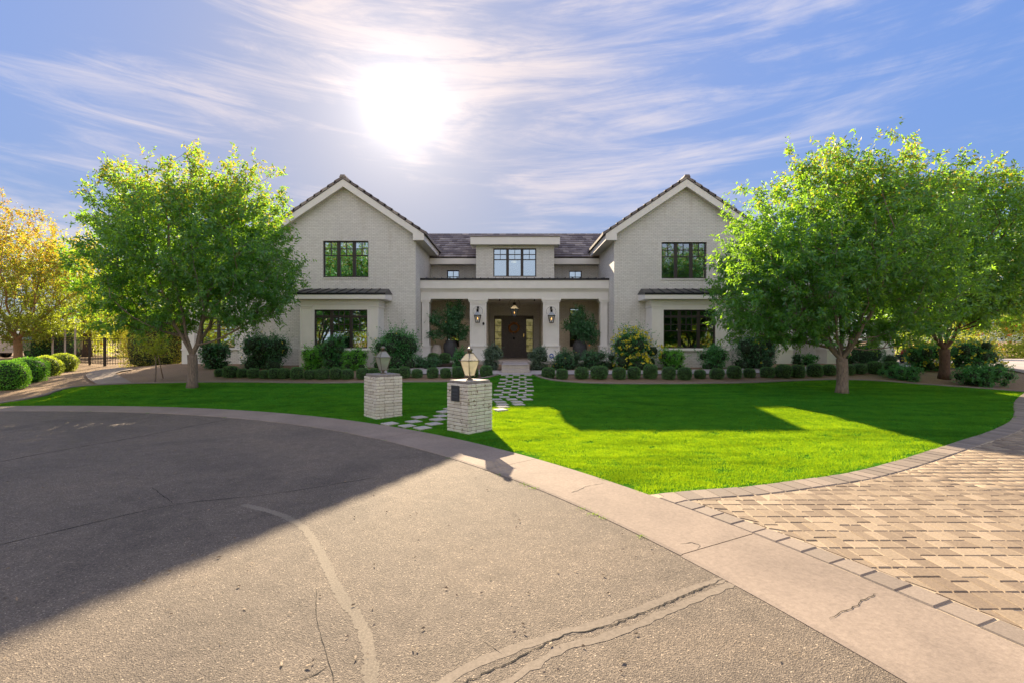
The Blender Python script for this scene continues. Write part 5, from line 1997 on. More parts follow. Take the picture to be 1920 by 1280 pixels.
row_of_balls([(406.5, 705, 19), (426.4, 707, 26), (449, 707, 21), (470.7, 708, 22), (492, 708.5, 20), (509.3, 709, 22), (528.7, 709, 22), (552.7, 710, 25), (577, 710, 22), (600.5, 710, 25),
              (626.5, 710, 24), (648.6, 710, 25), (677.5, 710, 23), (700, 709, 22)], "in the row before the left wing", "boxwood balls in the front row")
row_of_balls([(735, 708, 22), (756, 708, 24), (780, 707.5, 20), (809.7, 708, 22), (834.4, 708, 22), (858.4, 707.5, 24), (886, 707.5, 22), (911, 706.5, 24)],
             "between the left pillar and the steps", "boxwood balls in the front row")
row_of_balls([(1028.8, 708.5, 26), (1055, 710, 23), (1092, 709.5, 26), (1125, 709.5, 32), (1163, 710, 27), (1191, 709.5, 26), (1222, 709, 29), (1257, 710.5, 26), (1286.7, 711, 26), (1316, 709, 22),
              (1348, 709.5, 26), (1381, 708.5, 27)], "between the steps and the right bay", "boxwood balls in the front row")
row_of_balls([(1409.7, 707, 22), (1444, 707, 26), (1474, 707.5, 28), (1501.7, 707, 27), (1533, 705.5, 27), (1560, 703, 24), (1595, 702, 26), (1617.5, 700, 25), (1647.5, 700, 26), (1676, 698, 27)],
             "in the row behind the right lawn tree", "boxwood balls in the front row")
for px, lb in ((812.5, "dark boxwood ball standing before the cream pot"), (834, "dark boxwood ball at the foot of the left urn")):
    X, Y = W(px, 0, 23.2)[0], 23.2
    put("boxwood_ball", box_me[1], (X, Y, .85), lb, "boxwood", "boxwood balls beside the porch", 1.1, .92)
# raised bed carrying the two
m_ = MB(); m_.box(-4.55, -2.2, 22.6, 24.3, .4, .86); m_.build("raised_bed", M['soil'], kind="structure")
m_ = MB(); m_.box(2.2, 4.9, 22.6, 24.3, .4, .86); m_.build("raised_bed", M['soil'], kind="structure")


def bush(name, px, py_base, wpx, hpx, label, mat, n=2600, size=.07, Y=None, depth=None, **kw):
    """shrub whose base centre shows at px, py"""
    if Y is None: X, Y, Z = G(px, py_base)
    else: X = (px - 960) / F * Y; Z = float(zt(X, Y))
    rx = wpx / F * Y / 2; rz = hpx / F * Y / 2
    ry = depth or rx * .85
    seed = int(px * 7 + py_base)
    clipped = name in ("round_shrub", "clipped_shrub", "dark_hedge", "tall_hedge")
    if clipped:
        sink = kw.pop("sink", 0.0)
        me = bush_mesh(name, seed, rx * .93, ry, rz * .96 * (1 + sink), n, size, mat, **kw)
        return put(name, me, (X, Y + ry * .4, Z - .04 - rz * 2 * sink), label, "shrub" if "hedge" not in name else "hedge")
    kk = {k: v for k, v in kw.items() if k in ("flowers", "fsize", "tipf", "wr")}
    if name in ("garden_shrub", "blossoming_hedge"): kk["heart"] = .12
    big = rx * rz
    me = lumpy_mesh(name, seed, rx * .97, ry, rz * .97, int(n * 1.5), size, mat, nb=int(14 + 14 * min(2, big)), shoots=.25 + kw.get("stick", .1), **kk)
    return put(name, me, (X, Y + ry * .4, Z - .04), label, "shrub" if "hedge" not in name else "hedge")


fl = M['flower']
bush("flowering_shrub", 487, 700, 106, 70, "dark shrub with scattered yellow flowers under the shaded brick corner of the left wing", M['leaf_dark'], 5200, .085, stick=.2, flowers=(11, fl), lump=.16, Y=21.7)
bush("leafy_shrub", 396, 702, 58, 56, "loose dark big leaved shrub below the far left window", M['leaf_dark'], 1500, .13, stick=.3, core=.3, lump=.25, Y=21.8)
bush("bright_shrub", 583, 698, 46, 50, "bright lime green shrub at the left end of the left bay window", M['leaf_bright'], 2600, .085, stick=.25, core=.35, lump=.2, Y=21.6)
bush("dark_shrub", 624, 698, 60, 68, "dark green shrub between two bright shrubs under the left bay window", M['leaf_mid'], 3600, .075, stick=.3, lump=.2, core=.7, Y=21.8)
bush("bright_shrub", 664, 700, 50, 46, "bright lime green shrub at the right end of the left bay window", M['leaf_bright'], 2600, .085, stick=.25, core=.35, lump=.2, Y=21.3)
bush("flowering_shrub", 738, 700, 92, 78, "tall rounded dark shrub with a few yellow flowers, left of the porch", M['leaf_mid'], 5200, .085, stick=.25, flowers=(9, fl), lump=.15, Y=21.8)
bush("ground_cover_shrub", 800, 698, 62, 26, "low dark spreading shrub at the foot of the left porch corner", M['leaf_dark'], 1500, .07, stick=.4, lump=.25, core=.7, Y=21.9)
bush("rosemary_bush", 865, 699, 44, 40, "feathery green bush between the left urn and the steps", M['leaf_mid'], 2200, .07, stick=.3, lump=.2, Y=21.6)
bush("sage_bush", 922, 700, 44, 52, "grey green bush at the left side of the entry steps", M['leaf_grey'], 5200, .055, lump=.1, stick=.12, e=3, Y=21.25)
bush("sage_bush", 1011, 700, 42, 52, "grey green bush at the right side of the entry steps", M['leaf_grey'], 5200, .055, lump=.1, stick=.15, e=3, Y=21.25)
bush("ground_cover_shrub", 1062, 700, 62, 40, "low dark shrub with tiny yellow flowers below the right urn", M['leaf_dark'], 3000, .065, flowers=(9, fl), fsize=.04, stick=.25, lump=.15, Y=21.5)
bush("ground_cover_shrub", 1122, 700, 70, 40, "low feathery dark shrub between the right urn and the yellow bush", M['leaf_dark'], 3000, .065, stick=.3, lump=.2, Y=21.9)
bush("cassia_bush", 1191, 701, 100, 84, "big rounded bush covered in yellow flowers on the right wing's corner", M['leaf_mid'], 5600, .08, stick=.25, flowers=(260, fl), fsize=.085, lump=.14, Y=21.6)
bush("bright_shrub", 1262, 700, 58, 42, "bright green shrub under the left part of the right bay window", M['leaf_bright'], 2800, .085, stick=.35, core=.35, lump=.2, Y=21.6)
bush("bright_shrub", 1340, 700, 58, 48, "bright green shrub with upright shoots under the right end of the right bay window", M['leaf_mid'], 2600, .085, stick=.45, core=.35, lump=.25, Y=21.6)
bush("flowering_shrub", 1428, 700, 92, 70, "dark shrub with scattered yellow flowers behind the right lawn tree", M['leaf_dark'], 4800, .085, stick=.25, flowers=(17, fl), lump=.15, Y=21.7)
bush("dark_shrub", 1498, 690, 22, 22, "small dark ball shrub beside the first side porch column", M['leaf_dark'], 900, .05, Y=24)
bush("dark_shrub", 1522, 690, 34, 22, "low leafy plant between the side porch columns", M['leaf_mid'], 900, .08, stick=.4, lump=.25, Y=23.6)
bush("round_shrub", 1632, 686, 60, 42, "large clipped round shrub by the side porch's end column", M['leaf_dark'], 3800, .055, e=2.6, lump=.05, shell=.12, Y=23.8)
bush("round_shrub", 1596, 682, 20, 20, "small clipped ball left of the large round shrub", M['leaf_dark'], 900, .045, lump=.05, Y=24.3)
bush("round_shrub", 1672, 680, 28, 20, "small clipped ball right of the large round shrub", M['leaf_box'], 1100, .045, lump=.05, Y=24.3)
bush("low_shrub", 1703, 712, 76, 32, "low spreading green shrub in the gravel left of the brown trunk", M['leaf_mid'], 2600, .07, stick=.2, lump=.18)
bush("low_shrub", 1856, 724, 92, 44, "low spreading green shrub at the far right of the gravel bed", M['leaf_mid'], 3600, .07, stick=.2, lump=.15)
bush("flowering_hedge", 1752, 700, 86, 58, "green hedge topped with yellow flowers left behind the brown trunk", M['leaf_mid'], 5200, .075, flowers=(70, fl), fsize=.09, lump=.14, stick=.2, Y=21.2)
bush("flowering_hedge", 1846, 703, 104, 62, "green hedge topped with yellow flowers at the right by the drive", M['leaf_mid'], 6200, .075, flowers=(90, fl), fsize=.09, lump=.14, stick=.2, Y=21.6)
# sunlit hedges at the right edge, behind
for i, (px, wpx, hpx, Y, mt_, nf, lb) in enumerate((
        (1720, 110, 96, 33, 'leaf_hedge', 80, "tall sunlit hedge with orange blossom right of the side porch"),
        (1830, 130, 104, 35, 'leaf_lime', 70, "tall sunlit hedge with orange blossom behind the yellow flowered hedge"),
        (1925, 110, 110, 33, 'leaf_hedge', 60, "tall sunlit hedge with orange blossom at the right edge"))):
    bush("blossoming_hedge", px, 680, wpx, hpx, lb, M[mt_], 6500, .13, Y=Y, depth=1.2, flowers=(nf, M['flower_or']), fsize=.12, lump=.15, stick=.2, core=.6)

# clipped rounded shrubs at the left edge, sunlit
for px, py, w, h, lb in ((4, 729, 62, 58, "clipped sunlit shrub nearest the camera at the left edge"),
                         (42, 716, 62, 50, "second clipped sunlit shrub from the left edge"),
                         (76, 705, 50, 42, "third clipped sunlit shrub, before the dark hedge"),
                         (111, 695, 46, 36, "farthest clipped sunlit shrub, before the iron fence")):
    bush("clipped_shrub", px, py, w, h, lb, M['leaf_bright'] if px < 60 else M['leaf_hedge'], 4600, .06, e=2.5, lump=.09, shell=.15, core=.86, sink=.06)
bush("dark_hedge", 86, 690, 70, 66, "dense dark hedge between the truck and the iron fence", M['leaf_mid'], 5200, .11, Y=31, depth=1.1, e=4, lump=.06, sink=.2)
bush("tall_hedge", 285, 692, 122, 112, "tall clipped olive hedge closing the gap left of the house", M['leaf_olive'], 22000, .07, Y=26.6, depth=.9, e=4.5, lump=.04, tipf=.12, core=.80, shell=.3, sink=.15)
for i, (px, w, h, Y, lb) in enumerate(((160, 120, 70, 38, "sunlit yellow green shrub seen through the iron fence"), (238, 90, 80, 36, "sunlit yellow green shrub behind the gate"), (90, 90, 70, 40, "sunlit shrub far behind the dark hedge"))):
    bush("garden_shrub", px, 680, w, h, lb, M['leaf_lime'], 5200, .13, Y=Y, depth=1.4, lump=.2, stick=.25, core=.5, flowers=(14, M['flower_or']), fsize=.13)


# ------------------------------------------------------------------ trees
def tree(name, base, fork_z, trunk_r, blobs, ntips, nleaf, lsize, mat, barkm, label, seed, limbs=5, tip_top=None, cat="tree", group=None, lean=(0, 0), shoot=.55, wr=.32, shell=.55, spike=.0):
    """blobs: list of (cx,cy,cz,rx,ry,rz) in world metres; the skeleton grows from the fork to points scattered in them"""
    g = np.random.default_rng(seed)
    bx, by, bz = base
    root = empty(name, base, label, cat, group)
    B = np.array(blobs, float)
    vol = B[:, 3] * B[:, 4] * B[:, 5]; pr_ = vol ** .75; pr_ /= pr_.sum()
    which = g.choice(len(B), ntips, p=pr_)
    d = g.normal(size=(ntips, 3)); d /= np.linalg.norm(d, axis=1, keepdims=True)
    r_ = (1 - shell) + shell * g.uniform(0, 1, ntips) ** .45
    r_ = np.where(g.uniform(0, 1, ntips) < .35, g.uniform(.25, 1, ntips), r_)
    tips = B[which, :3] + d * r_[:, None] * B[which, 3:]
    ztop_all = (B[:, 2] + B[:, 5]).max(); zlow = (B[:, 2] - B[:, 5]).min()
    if spike > 0:
        m = (tips[:, 2] > ztop_all - (ztop_all - zlow) * .45) & (g.uniform(0, 1, ntips) < .30) & (r_ > .8)
        tips[m, 2] += g.uniform(.1, spike, m.sum())
    fork = np.array([bx + lean[0], by + lean[1], fork_z])
    nodes = [np.array([bx, by, bz - .1])]; par = [-1]; plen = [0.0]
    k = 5
    for i in range(1, k + 1):
        t = i / k
        nodes.append(np.array([bx, by, bz]) * (1 - t) + fork * t + np.array([math.sin(t * 3) * .03, 0, 0])); par.append(len(nodes) - 2); plen.append(0.0)
    fk = len(nodes) - 1
    # limbs
    cen = (B[:, :3] * vol[:, None]).sum(0) / vol.sum()
    ex = B[:, 3].max()
    for l in range(limbs):
        a = 2 * math.pi * (l + g.uniform(-.2, .2)) / limbs + seed
        tgt = cen + np.array([math.cos(a) * ex * .5, math.sin(a) * ex * .45, g.uniform(-.2, .3) * (ztop_all - zlow)])
        prev = fk; L = np.linalg.norm(tgt - fork); ns = max(3, int(L / .4))
        for i in range(1, ns + 1):
            t = i / ns
            p = fork * (1 - t) + tgt * t; p[2] += math.sin(t * math.pi) * L * -.05 + 0
            p[:2] = fork[:2] + (tgt[:2] - fork[:2]) * (t ** .85)
            p += g.normal(size=3) * .03
            nodes.append(p); par.append(prev); plen.append(L * t); prev = len(nodes) - 1
    tipnode = []
    order_ = np.argsort(np.linalg.norm(tips - fork, axis=1))
    for ti in order_:
        tp = tips[ti]
        NA = np.array(nodes[fk:]); pl = np.array(plen[fk:])
        dd = np.linalg.norm(NA - tp, axis=1)
        cost = dd + .55 * pl + np.maximum(0, NA[:, 2] - tp[2] + .05) * .6
        j = int(np.argmin(cost)) + fk
        p0 = nodes[j]; L = np.linalg.norm(tp - p0)
        ns = max(1, int(L / .38)); prev = j
        for i in range(1, ns + 1):
            t = i / ns
            p = p0 * (1 - t) + tp * t
            p[2] += -math.sin(t * math.pi) * L * .05
            if i < ns: p = p + g.normal(size=3) * .025
            nodes.append(p); par.append(prev); plen.append(plen[j] + L * t); prev = len(nodes) - 1
        tipnode.append(prev)
    n = len(nodes)
    cnt_ = np.zeros(n)
    for t in tipnode: cnt_[t] += 1
    for i in range(n - 1, 0, -1):
        if par[i] >= 0: cnt_[par[i]] += cnt_[i]
    NA = np.array(nodes)
    rad = np.maximum(.0055, trunk_r * .92 * (cnt_ / max(cnt_[fk], 1)) ** .52)
    rad[0] = trunk_r * 1.38; rad[1] = trunk_r * 1.06
    for i in range(2, fk + 1): rad[i] = trunk_r
    # trunk
    tb = MB(); tb.tube([NA[i] for i in range(0, fk + 1)], [rad[i] for i in range(0, fk + 1)], 14)
    tb.build("trunk", barkm, root)
    # branches in numpy frusta
    V, Q = [], []
    for i in range(fk + 1, n):
        a, b = NA[par[i]], NA[i]
        ra, rb = min(rad[par[i]], rad[i] * 1.35), rad[i]
        sides = 7 if rb > .03 else (5 if rb > .012 else 3)
        ax = b - a; L = np.linalg.norm(ax)
        if L < 1e-4: continue
        ax /= L
        u = np.cross(ax, [.31, .17, .93]); u /= np.linalg.norm(u); w = np.cross(ax, u)
        th = np.arange(sides) * 2 * math.pi / sides
        ring = np.cos(th)[:, None] * u + np.sin(th)[:, None] * w
        o_ = sum(len(v) for v in V) if False else None
        V.append(np.concatenate([a - ax * ra * .4 + ring * ra, b + ring * rb])); Q.append((sides, ))
    off = 0; QQ = []
    for v, (s,) in zip(V, Q):
        for k in range(s): QQ.append((off + k, off + (k + 1) % s, off + s + (k + 1) % s, off + s + k))
        off += 2 * s
    me = mesh_np("branches", np.concatenate(V) - np.array(base), np.array(QQ), mats=[barkm], smooth=True)
    o = bpy.data.objects.new("branches", me); link(o, root)
    # leaves along shoots
    T = NA[tipnode]
    D0 = T - NA[[par[t] for t in tipnode]]
    D0 /= np.linalg.norm(D0, axis=1, keepdims=True) + 1e-9
    out = T - cen; out /= np.linalg.norm(out, axis=1, keepdims=True)
    D0 = D0 * .5 + out * .4 + np.array([0, 0, .35]) + g.normal(size=T.shape) * .25
    D0 /= np.linalg.norm(D0, axis=1, keepdims=True)
    nsh = 5
    per = max(3, nleaf // nsh)
    P, D = [], []
    for s in range(nsh):
        ds = D0 + g.normal(size=D0.shape) * .75
        ds /= np.linalg.norm(ds, axis=1, keepdims=True)
        ls = shoot * g.uniform(.5, 1.15, len(T))[:, None]
        st_ = T - D0 * g.uniform(0, .4, len(T))[:, None]
        for q in range(per):
            f = (q + g.uniform(0, 1)) / per
            P.append(st_ + ds * ls * f + g.normal(size=T.shape) * .025)
            dl_2 = ds * .5 + g.normal(size=T.shape) * .75; dl_2[:, 2] -= .15
            D.append(dl_2)
    P = np.concatenate(P); D = np.concatenate(D)
    V, Q = leaf_arrays(P, D, lsize, wr, g, .12)
    rnd = np.repeat(g.uniform(0, 1, len(P)), 4)
    if tip_top:
        f = np.clip((P[:, 2] - tip_top[0]) / (tip_top[1] - tip_top[0]), 0, 1)
        tp = (g.uniform(0, 1, len(P)) < f * tip_top[2]).astype(float) * g.uniform(.3, 1, len(P))
    else: tp = np.zeros(len(P))
    me = mesh_np("crown", V - np.array(base), Q, mats=[mat], attrs={"rnd": rnd, "tip": np.repeat(tp, 4)})
    o = bpy.data.objects.new("crown", me); link(o, root)
    return root


def blob(px, py, wpx, hpx, Y, dep=None):
    x, z = W(px, py, Y)
    rx = wpx / F * Y / 2; rz = hpx / F * Y / 2
    return (x, Y, z, rx, dep or rx, rz)


# left lawn tree
X, Y, Z = G(360, 727)
tree("ash_tree", (X, Y, Z), W(0, 664, Y)[1], .155,
     [blob(370, 450, 330, 250, Y, 3.0), blob(300, 510, 270, 200, Y, 2.6), blob(450, 500, 230, 210, Y, 2.4), blob(340, 380, 250, 120, Y, 2.2), blob(450, 560, 190, 110, Y, 1.8), blob(240, 545, 150, 150, Y, 1.8),
      blob(465, 395, 140, 120, Y, 1.8), blob(230, 420, 110, 160, Y, 1.6), blob(300, 600, 150, 60, Y, 1.6)],
     1180, 80, .14, M['leaf_ash'], M['bark'], "broad green ash tree on the left lawn with a pale forked trunk", 11, 6, (5.6, 8.4, .55), spike=.8, wr=.36)
# right lawn tree
X, Y, Z = G(1578, 737)
tree("ash_tree", (X, Y, Z), W(0, 672, Y)[1], .165,
     [blob(1560, 470, 400, 270, Y, 3.2), blob(1475, 530, 270, 220, Y, 2.6), blob(1650, 430, 250, 230, Y, 2.6), blob(1590, 355, 270, 130, Y, 2.2), blob(1425, 470, 150, 170, Y, 1.6), blob(1690, 550, 230, 180, Y, 2.4),
      blob(1490, 605, 210, 80, Y, 1.8), blob(1385, 575, 110, 130, Y, 1.3), blob(1660, 625, 170, 50, Y, 1.6)],
     1320, 80, .14, M['leaf_ash'], M['bark'], "broad green ash tree on the right lawn with a pale grey trunk", 23, 6, (5.8, 8.8, .5), spike=.9, wr=.36)
# tree behind it in the gravel bed
X, Y, Z = G(1770, 708)
tree("ash_tree", (X, Y, Z), W(0, 654, Y)[1], .17,
     [blob(1790, 470, 240, 280, Y, 2.8), blob(1730, 560, 220, 120, Y, 2.6), blob(1850, 530, 160, 170, Y, 2.4), blob(1800, 395, 190, 140, Y, 2.2), blob(1700, 490, 170, 200, Y, 2.4), blob(1885, 440, 90, 130, Y, 1.5)],
     1100, 75, .155, M['leaf_ash'], M['bark_brown'], "green tree with a dark brown trunk in the gravel bed at the right", 37, 6, (7.0, 10.0, .7), spike=.9, wr=.36)
# golden tree at the left edge
X, Y = W(33, 0, 28.5)[0], 28.5
tree("golden_tree", (X, Y, float(zt(X, Y))), 2.0, .20,
     [blob(20, 530, 240, 210, Y, 3.4), blob(-20, 440, 200, 150, Y, 3), blob(95, 555, 190, 150, Y, 2.8), blob(60, 612, 170, 60, Y, 2.4), blob(120, 500, 110, 120, Y, 2)],
     760, 60, .13, M['leaf_gold'], M['bark_pale'], "golden leaved tree at the left edge with a tan trunk forking in three", 41, 4, (4.0, 8.5, .75), spike=.7, shoot=.7, wr=.5)
X, Y = W(163, 0, 36)[0], 36
tree("yellow_tree", (X, Y, float(zt(X, Y))), 3.4, .26,
     [blob(150, 550, 210, 170, Y, 3.0), blob(105, 490, 170, 130, Y, 3.0), blob(205, 590, 120, 90, Y, 2.0), blob(140, 615, 180, 70, Y, 2.0)],
     330, 50, .16, M['leaf_lime'], M['bark_brown'], "yellow green tree with a thick brown trunk behind the iron fence", 43, 5, (6, 9.5, .6), spike=.5, shoot=.7, wr=.5)
X, Y = W(250, 0, 38)[0], 38
tree("yellow_tree", (X, Y, float(zt(X, Y))), 3.0, .2, [blob(245, 580, 150, 150, Y, 3.4), blob(200, 520, 140, 120, Y, 3.2)],
     170, 45, .18, M['leaf_lime'], M['bark_brown'], "yellow green tree far back between the fence and the tall hedge", 47, 5, (6, 9.5, .4), shoot=.8, wr=.5)
X, Y = -19.4, 31.5
tree("yellow_tree", (X, Y, float(zt(X, Y))), 2.8, .2, [(X, Y, 6.2, 3.0, 2.6, 2.8), (X + 1.2, Y, 7.4, 2.2, 2.0, 1.9)],
     300, 55, .16, M['leaf_ash'], M['bark_brown'], "green tree standing behind the tall olive hedge, left of the house", 49, 5, shoot=.7, wr=.42)
# pale sunlit tree beyond the right hedge
X, Y = W(1925, 0, 36)[0], 36
tree("pale_tree", (X, Y, float(zt(X, Y))), 3.2, .2, [blob(1920, 540, 150, 180, Y, 3.4), blob(1960, 480, 140, 160, Y, 3.2), blob(1850, 590, 120, 80, Y, 2.6)],
     360, 55, .18, M['leaf_pale'], M['bark_brown'], "pale sunlit tree behind the hedge at the right edge", 53, 5, shoot=.8, wr=.5)
# sapling with stake
X, Y, Z = G(291, 714)
tree("sapling", (X, Y, Z), Z + 1.0, .022, [blob(285, 640, 70, 44, Y, .8), blob(300, 655, 50, 30, Y, .6)],
     46, 30, .09, M['leaf_lime'], M['bark'], "thin young tree in the gravel left of the left lawn tree", 59, 3, shoot=.35, wr=.5)
xs_, ys_, zs_ = G(307, 708)
m_ = MB(); X2, Y2, Z2 = G(306, 709); m_.tube([(X2, Y2, Z2), (X2 - .35, Y2 + .1, Z2 + 1.25)], .02, 6)
m_.build("plant_stake", M['stake'], loc=(X2, Y2, Z2), label="thin leaning stake beside the young tree", cat="stake")

# citrus trees in urns
def urn_tree(px, Y, blobs, seed, where, fruit):
    X = W(px, 0, Y)[0]
    mb = MB(); mb.lathe([(.20, 0), (.24, .05), (.34, .35), (.385, .62), (.37, .82), (.30, .96), (.27, 1.0), (.29, 1.05), (.25, 1.05), (.24, .98), (.001, .98)], (X, Y, .912), 24)
    mb.build("urn", M['urn'], loc=(X, Y, .912), label="tall charcoal urn holding a citrus tree " + where, cat="urn", group="charcoal urns on the porch")
    t = tree("citrus_tree", (X, Y, 1.88), 2.2, .04, blobs, 165, 55, .10, M['leaf_dark'], M['bark'], "small dark citrus tree growing in the urn " + where, seed, 4, cat="citrus tree", shoot=.32, wr=.42, spike=.3)
    for (fx, fz) in fruit:
        x, z = W(fx, fz, Y - .5)
        f_ = MB(); f_.lathe([(.001, -.045), (.03, -.033), (.045, 0), (.03, .033), (.001, .045)], (x, Y - .5, z), 10); f_.build("orange", M['orange_fruit'], t)


urn_tree(844.5, 25.7, [blob(842, 605, 66, 52, 25.5, .7), blob(855, 582, 36, 34, 25.5, .5), blob(812, 628, 34, 14, 25.2, .35), blob(872, 622, 18, 26, 25.2, .3), blob(808, 597, 22, 8, 25.1, .2)], 61, "left of the front door", [(836, 604.5)])
urn_tree(1087, 25.7, [blob(1088, 610, 56, 50, 25.5, .7), blob(1108, 625, 30, 40, 25.4, .5), blob(1085, 588, 26, 26, 25.5, .4), blob(1062, 610, 20, 14, 25.2, .3)], 67, "right of the front door", [(1105, 647)])
X = W(818.5, 0, 25.6)[0]
mb = MB(); prof = [(.17, 0), (.20, .03)] + [(.22 + .06 * math.sin(min(1, k / 12) * 3.0) + (.008 if k % 2 else 0), .06 + k * .055) for k in range(13)] + [(.17, .80), (.19, .82), (.15, .82), (.14, .76), (.001, .76)]
mb.lathe(prof, (X, 25.6, .912), 22); mb.build("ribbed_pot", M['pot'], loc=(X, 25.6, .912), label="empty cream ribbed pot beside the left urn", cat="pot")

# small blue sign at the foot of the right column
bx_, bz_ = W(1034, 666.5, 22.4)
m_ = MB()
for i, (r0_, r1_) in enumerate(((.055, .105),)):
    n_ = 20
    vs = []
    for y_ in (22.39, 22.41):
        for r__ in (r0_, r1_):
            for k in range(n_):
                a = 2 * math.pi * k / n_; vs.append((bx_ + r__ * math.cos(a), y_, bz_ + r__ * math.sin(a) * 1.1))
    fs = []
    for k in range(n_):
        k2 = (k + 1) % n_
        fs += [(k, k2, n_ + k2, n_ + k), (2 * n_ + k, 3 * n_ + k, 3 * n_ + k2, 2 * n_ + k2), (n_ + k, n_ + k2, 3 * n_ + k2, 3 * n_ + k), (k, 2 * n_ + k, 2 * n_ + k2, k2)]
    m_.add(vs, fs)
sgn_ = empty("yard_sign", (bx_, 22.4, .7), "small blue ring shaped sign at the foot of the right porch column", "sign")
m_.build("sign_ring", M['blue'], sgn_)
m_ = MB(); m_.tube([(bx_, 22.42, .7), (bx_, 22.42, bz_ - .1)], .01, 6); m_.build("post", M['white'], sgn_)

# wheeled reel with red hose by the side porch
def hose_cart():
    X, Y = W(1697, 0, 25.0)[0], 25.0
    z0 = float(zt(X, Y)) + .03
    r = empty("hose_cart", (X, Y, z0), "black wheeled cart with a coil of red hose by the side walk", "hose cart")
    f = MB()
    for s in (-1, 1):
        f.tube([(X - .42 + s * .0, Y + s * .22, z0 + .05), (X - .22, Y + s * .22, z0 + .55), (X - .27, Y + s * .22, z0 + 1.02)], .02, 6)
        f.tube([(X - .22, Y + s * .22, z0 + .5), (X + .30, Y + s * .22, z0 + .45), (X + .42, Y + s * .22, z0 + .02)], .02, 6)
        f.tube([(X - .05, Y + s * .22, z0 + .05), (X - .15, Y + s * .22, z0 + .55)], .02, 6)
    f.tube([(X - .28, Y - .22, z0 + 1.02), (X - .28, Y + .22, z0 + 1.02)], .025, 6)
    f.box(X - .36, X - .02, Y - .2, Y + .2, z0 + .16, z0 + .42)
    f.build("frame", M['black'], r)
    h_ = MB(); h_.tube([(X - .33, Y - .24, z0 + .86), (X - .33, Y - .24, z0 + 1.02), (X + .05, Y - .24, z0 + 1.02), (X + .05, Y - .24, z0 + .86), (X - .33, Y - .24, z0 + .86)], .03, 6); h_.build("handle", M['grey'], r)
    c = MB()
    for k in range(7):
        yy = Y - .20 + k * .065
        c.tube([(X + .13 + .20 * math.cos(a), yy, z0 + .47 + .20 * math.sin(a)) for a in np.linspace(0, 2 * math.pi, 18)], .028, 6, caps=False)
    c.whole = True; c.build("hose", M['hosered'], r)
    for s in (-1, 1):
        w = MB(); w.tube([(X - .36, Y + s * .27 - .03, z0 + .14), (X - .36, Y + s * .27 + .03, z0 + .14)], .14, 16); w.build("wheel", M['rubber'], r)


hose_cart()
# little path light in the right gravel
X, Y, Z = G(1800, 712)
m_ = MB(); m_.tube([(X, Y, Z), (X, Y, Z + .08)], .012, 6); m_.tube([(X + .02, Y, Z + .06), (X - .09, Y, Z + .19)], .035, 10)
m_.build("garden_spotlight", M['black'], loc=(X, Y, Z), label="small black uplight in the gravel right of the brown trunk", cat="garden light")

# ------------------------------------------------------------------ iron fence and gate at the left
def fence():
    pts = [W(246, 0, 27.2)[0], 27.2], [W(196.5, 0, 27.0)[0], 27.0], [W(168, 0, 27.5)[0], 27.5], [W(141, 0, 28.1)[0], 28.1], [W(122, 0, 28.5)[0], 28.5], [W(98.5, 0, 28.9)[0], 28.9]
    base = (pts[1][0], pts[1][1], float(zt(*pts[1])))
    r = empty("iron_fence", base, "dark iron picket fence running back beside the golden tree", "fence")
    gt = empty("iron_gate", (pts[0][0], pts[0][1], float(zt(*pts[0]))), "dark iron picket gate where the concrete side path ends", "gate")
    Hf = 1.5
    pk = MB(); pk.box(-.008, .008, -.008, .008, 0.06, Hf); pm_ = bpy.data.meshes.new("picket"); pm_.from_pydata(pk.v, [], pk.f); pm_.materials.append(M['iron']); pm_.update()
    for i in range(len(pts) - 1):
        a, b = np.array(pts[i]), np.array(pts[i + 1])
        par_ = gt if i == 0 else r
        O = ORG[par_.name]
        L = np.linalg.norm(b - a); n = int(L / .13)
        for k in range(1, n):
            p = a + (b - a) * k / n
            o = bpy.data.objects.new("picket", pm_); link(o, par_)
            o.location = Vector((p[0], p[1], float(zt(*p)))) - O
        za, zb = float(zt(*a)), float(zt(*b))
        for hh in (.12, Hf - .02, Hf - .16):
            m_ = MB(); m_.tube([(a[0], a[1], za + hh), (b[0], b[1], zb + hh)], .016, 4, smooth=False); m_.build("rail", M['iron'], par_)
    for i, p in enumerate(pts):
        z = float(zt(*p)); pale = i >= 3
        m_ = MB(); w_ = .05 if i == 1 else .035
        m_.box(p[0] - w_, p[0] + w_, p[1] - w_, p[1] + w_, z - .1, z + (2.0 if pale else Hf + .06))
        o = m_.build("post", M['post_pale'] if pale else M['iron'], gt if i == 0 else r)


fence()

